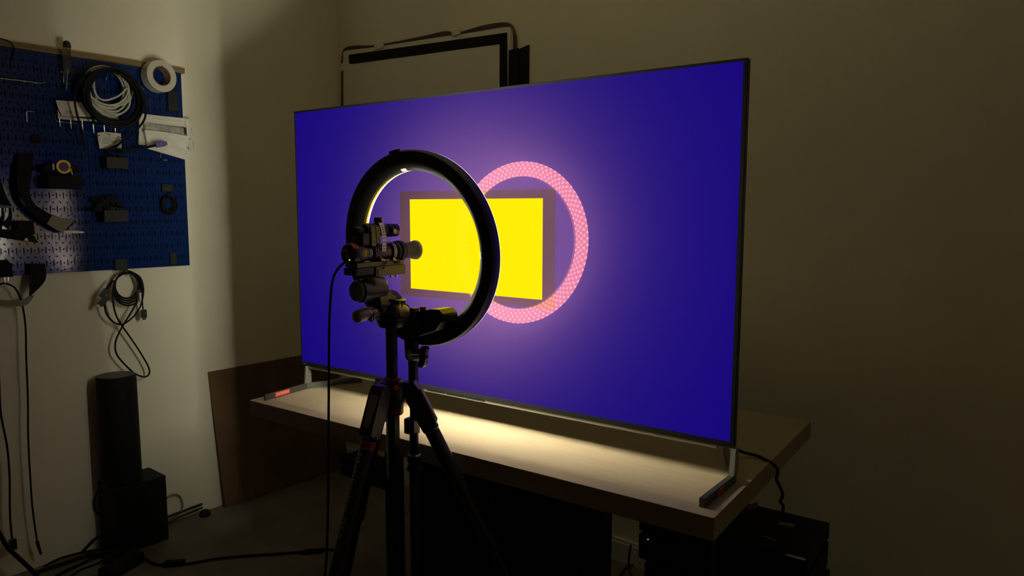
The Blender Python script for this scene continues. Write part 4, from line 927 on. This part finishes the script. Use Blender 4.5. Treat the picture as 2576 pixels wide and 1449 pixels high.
#=SECTION-BACK
# ------------------------------------------------------------------ framed board on the back wall
pn = thing('framed_board', 'white framed board with a black band, taped to the wall above the television', 'board', bw(1070, 250, 0))
def bq(px, d, t=0.004): return W().prism([bw(u, v, d) for u, v in px], (0, -t, 0))
def along(p, q, t): return (p[0] + (q[0] - p[0]) * t, p[1] + (q[1] - p[1]) * t)
TLo, TRo, BLo, BRo = (865, 130), (1286, 68), (872, 420), (1290, 420)
obj('backing', bq([TLo, TRo, BRo, BLo], 0.0005, 0.006), 'panelwhite', pn)
obj('black_band', bq([(878, 138), (1276, 82), (1279, 420), (1258, 420), (1258, 111), (884, 161), (879, 160)], 0.0067, 0.002), 'matte', pn)
obj('inner_panel', bq([(884, 163), (1257, 112), (1257, 420), (890, 420)], 0.0067, 0.004), 'panelwhite', pn)
for a_, b_ in (((946, 118), (967, 112)), ((1141, 83), (1160, 78))):
    obj('white_clip', W().prism([bw(a_[0], a_[1] - 5, 0.004), bw(b_[0], b_[1] - 5, 0.004), bw(b_[0] + 1, b_[1] + 8, 0.004), bw(a_[0] - 1, a_[1] + 8, 0.004)], (0, -0.010, 0)), 'panelwhite', pn)
obj('white_clip', W().prism([bw(858, 160, 0.004), bw(868, 160, 0.004), bw(868, 179, 0.004), bw(858, 179, 0.004)], (0, -0.010, 0)), 'panelwhite', pn)
wr = thing('brown_wires', 'bundle of thin brown wires running around the edge of the framed board', 'wire', bw(1080, 100, 0.004))
for k, o_ in enumerate((0, 3, 6)):
    obj('wire', W().tube([bw(860 - o_ * 0.3, 420, 0.005), bw(861 - o_ * .3, 250, 0.005), bw(861 - o_ * .3, 180, 0.005), bw(861 - o_ * 0.3, 150, 0.005), bw(866, 127 - o_ * 0.4, 0.005), bw(890, 122 - o_ * 1.0, 0.006), bw(950, 116 - o_ * 0.3, 0.006), bw(1060, 98 - o_ * 0.8, 0.006), bw(1120, 87 - o_ * 1.2, 0.006), bw(1150, 85 - o_ * 0.3, 0.006), bw(1220, 72 - o_ * 1.3, 0.006), bw(1270, 64 - o_, 0.006), bw(1288, 68 - o_ * 0.5, 0.006), bw(1292 + o_ * 0.8, 85, 0.006), bw(1292 + o_ * 1.2, 115, 0.006), bw(1292 + o_, 220, 0.006), bw(1292 + o_, 420, 0.006)], 0.0028, seg=6), 'brownwire', wr)
tagit(obj('foam_strip', bq([(1281, 127), (1305, 121), (1302, 400), (1279, 400)], 0.0072, 0.004), 'matte'), 'black upright strip directly right of the framed board', 'strip', 'black foam strips beside the board')
tagit(obj('foam_strip', bq([(1307, 124), (1332, 113), (1330, 400), (1305, 400)], 0.0005, 0.006), 'matte'), 'black upright strip with slanted top, the farther right one', 'strip', 'black foam strips beside the board')
# ------------------------------------------------------------------ stacked audio-visual equipment under the right end of the table
def unit(label, z0, z1, x0=0.389, x1=0.829, y0=0.255, y1=0.508, name='receiver', feet=True):
    t = thing(name, label, 'electronics', ((x0 + x1) / 2, (y0 + y1) / 2, z0 - HS), frame=SM)
    zf_ = 0.010 if feet else 0.001
    obj('case', S().box((x0, y0 + 0.006, z0 - HS + zf_), (x1, y1, z1 - HS), 0.002), 'box', t)
    obj('front_panel', S().box((x0 - 0.001, y0 - 0.001, z0 - HS + zf_ - 0.001), (x1 + 0.001, y0 + 0.0058, z1 - HS - 0.001), 0.001), 'matte', t)
    if feet:
        for fx in (x0 + 0.05, x1 - 0.05):
            for fy in (y0 + 0.05, y1 - 0.05): obj('foot', S().cyl((fx, fy, z0 - HS + 0.0005), (fx, fy, z0 - HS + zf_), 0.018), 'matte', t)
    return t
u1 = unit('slim black player topmost in the stack under the right end of the table', 0.447, 0.500, name='media_player')
u2 = unit('black receiver with a white indicator light, under the slim player', 0.368, 0.4465)
u3 = unit('broad black amplifier in the middle of the equipment stack', 0.190, 0.366, 0.405, 0.835, 0.262, 0.515, name='amplifier')
u4 = unit('black case at the floor, lowest in the equipment stack', 0.0, 0.189, 0.400, 0.838, 0.258, 0.515, name='equipment_case', feet=False)
q = sy(1630, 1357, 0.2535); obj('indicator_light', S().cyl(q, q + Vector((0, 0.002, 0)), 0.0011), 'whiteled', u2)
q = sy(1627, 1397, 0.2535); obj('second_light', S().box(q, q + Vector((0.0006, 0.001, 0.0025))), 'bright', u2)
q = sy(1754, 1369, 0.2535); obj('badge', S().box(q + Vector((-0.003, 0, -0.0045)), q + Vector((0.003, 0.001, 0.0045)), 0.0), 'greyink', u1)
zt_ = 0.5005 - HS
b = S()
for k in range(12):
    yy = 0.30 + 0.016 * k; b.box((0.44, yy, zt_), (0.60, yy + 0.005, zt_ + 0.0012))
obj('vent_ribs', b, 'black', u1, kind='stuff')
for k in range(3):
    a_ = sz(1962 + k * 12, 1312 + k * 2, zt_); c_ = a_ + Vector((0.014, -0.022, 0))
    obj('sticker', S().box((a_.x, a_.y - 0.022, zt_), (a_.x + 0.0145, a_.y, zt_ + 0.0008)), 'greyink', u1)
a_ = sz(1980, 1393, zt_); c_ = sz(2027, 1406, zt_)
obj('pale_label', S().box((a_.x, a_.y - 0.012, zt_), (c_.x, a_.y - 0.001, zt_ + 0.0008)), 'print', u1)
a_ = sz(1916, 1352, zt_)
tagit(obj('folded_label', S().band([a_ + Vector((0, 0, 0.003)), a_ + Vector((0.015, -0.002, 0.006)), a_ + Vector((0.036, -0.004, 0.002))], (0, 0.008, 0), 0.0008), 'pad'), 'small curled pale strip lying on the top player', 'strip')
# small metal coupling just over the back edge of the top unit
t = thing('metal_coupling', 'small red and silver connector sticking out under the table edge above the player', 'connector', sy(1895, 1275, 0.36), frame=SM)
pA, pB = sy(1868, 1290, 0.40), sy(1906, 1266, 0.40)
dd = (pB - pA)
obj('grip', S().cyl(pA, pA + dd * 0.45, 0.010), 'redm', t); obj('barrel', S().cyl(pA + dd * 0.45, pA + dd * 0.75, 0.0075), 'steel', t); obj('tip', S().cyl(pA + dd * 0.75, pB, 0.0055), 'greyink', t)
obj('clamp_arm', S().box((pA.x - 0.05, pA.y - 0.01, TZ - 0.0485 - 0.02), (pA.x - 0.03, pA.y + 0.01, TZ - 0.0485), 0.001).cyl(pA, (pA.x - 0.04, pA.y, TZ - 0.062), 0.007), 'matte', t)
# power cord of the television: over the table end and down
pts = [sz(1846, 1126, TZ + 0.03), sz(1870, 1138, TZ + 0.012), sz(1900, 1145, TZ + 0.006), sz(1930, 1150, TZ + 0.006)]
e_ = sz(1950, 1160, TZ + 0.006); pts = pts[:-1]; pts.append(Vector((tx1 - 0.022, e_.y + 0.008, TZ + 0.0055)))
yy = pts[-1].y
pts += [Vector((tx1 + 0.007, yy - 0.004, TZ - 0.004)), sy(1957, 1186, yy), sy(1953, 1205, yy), sy(1962, 1225, yy), sy(1969, 1245, yy), sy(1963, 1262, yy), sy(1970, 1271, yy + 0.02), sy(1970, 1283, yy + 0.04), sy(1968, 1300, yy + 0.06)]
tagit(obj('cable', S().tube(pts, 0.0036, seg=8), 'rubber'), 'black power cord leaving the television over the right table end', 'cable')
# cables on the floor behind the table, seen between cupboard and equipment
floor_cable('black cable on the floor along the back wall skirting', [(1450, 1372), (1540, 1376), (1580, 1374), (1640, 1378)], 0.004, 0.02)
floor_cable('black cable crossing the floor behind the cupboard', [(1560, 1449), (1572, 1432), (1590, 1422), (1620, 1416), (1660, 1410)], 0.004)
tagit(obj('drop_cable', W().tube([onY(1587, 1372, 0.80), onY(1583, 1395, 0.76), onY(1582, 1425, 0.70), onY(1592, 1460, 0.62)], 0.004, seg=7), 'rubber'), 'black cable dropping to the floor beside the cupboard', 'cable')
# faint things under the left half of the table
tagit(obj('pale_rag', W().prism([onZ(866, 1162, 0.02), onZ(890, 1150, 0.03), onZ(900, 1158, 0.03), onZ(872, 1170, 0.02)], (0, 0, 0.006)), 'bright'), 'small pale scrap on the floor behind the left tripod leg', 'scrap')
q0 = onZ(890, 1205, 0.0)
tagit(obj('crate', W().box((q0.x - 0.10, q0.y - 0.0, 0.001), (q0.x + 0.22, q0.y + 0.2, 0.10), 0.004), 'matte'), 'low dark crate on the floor under the left half of the table', 'crate')
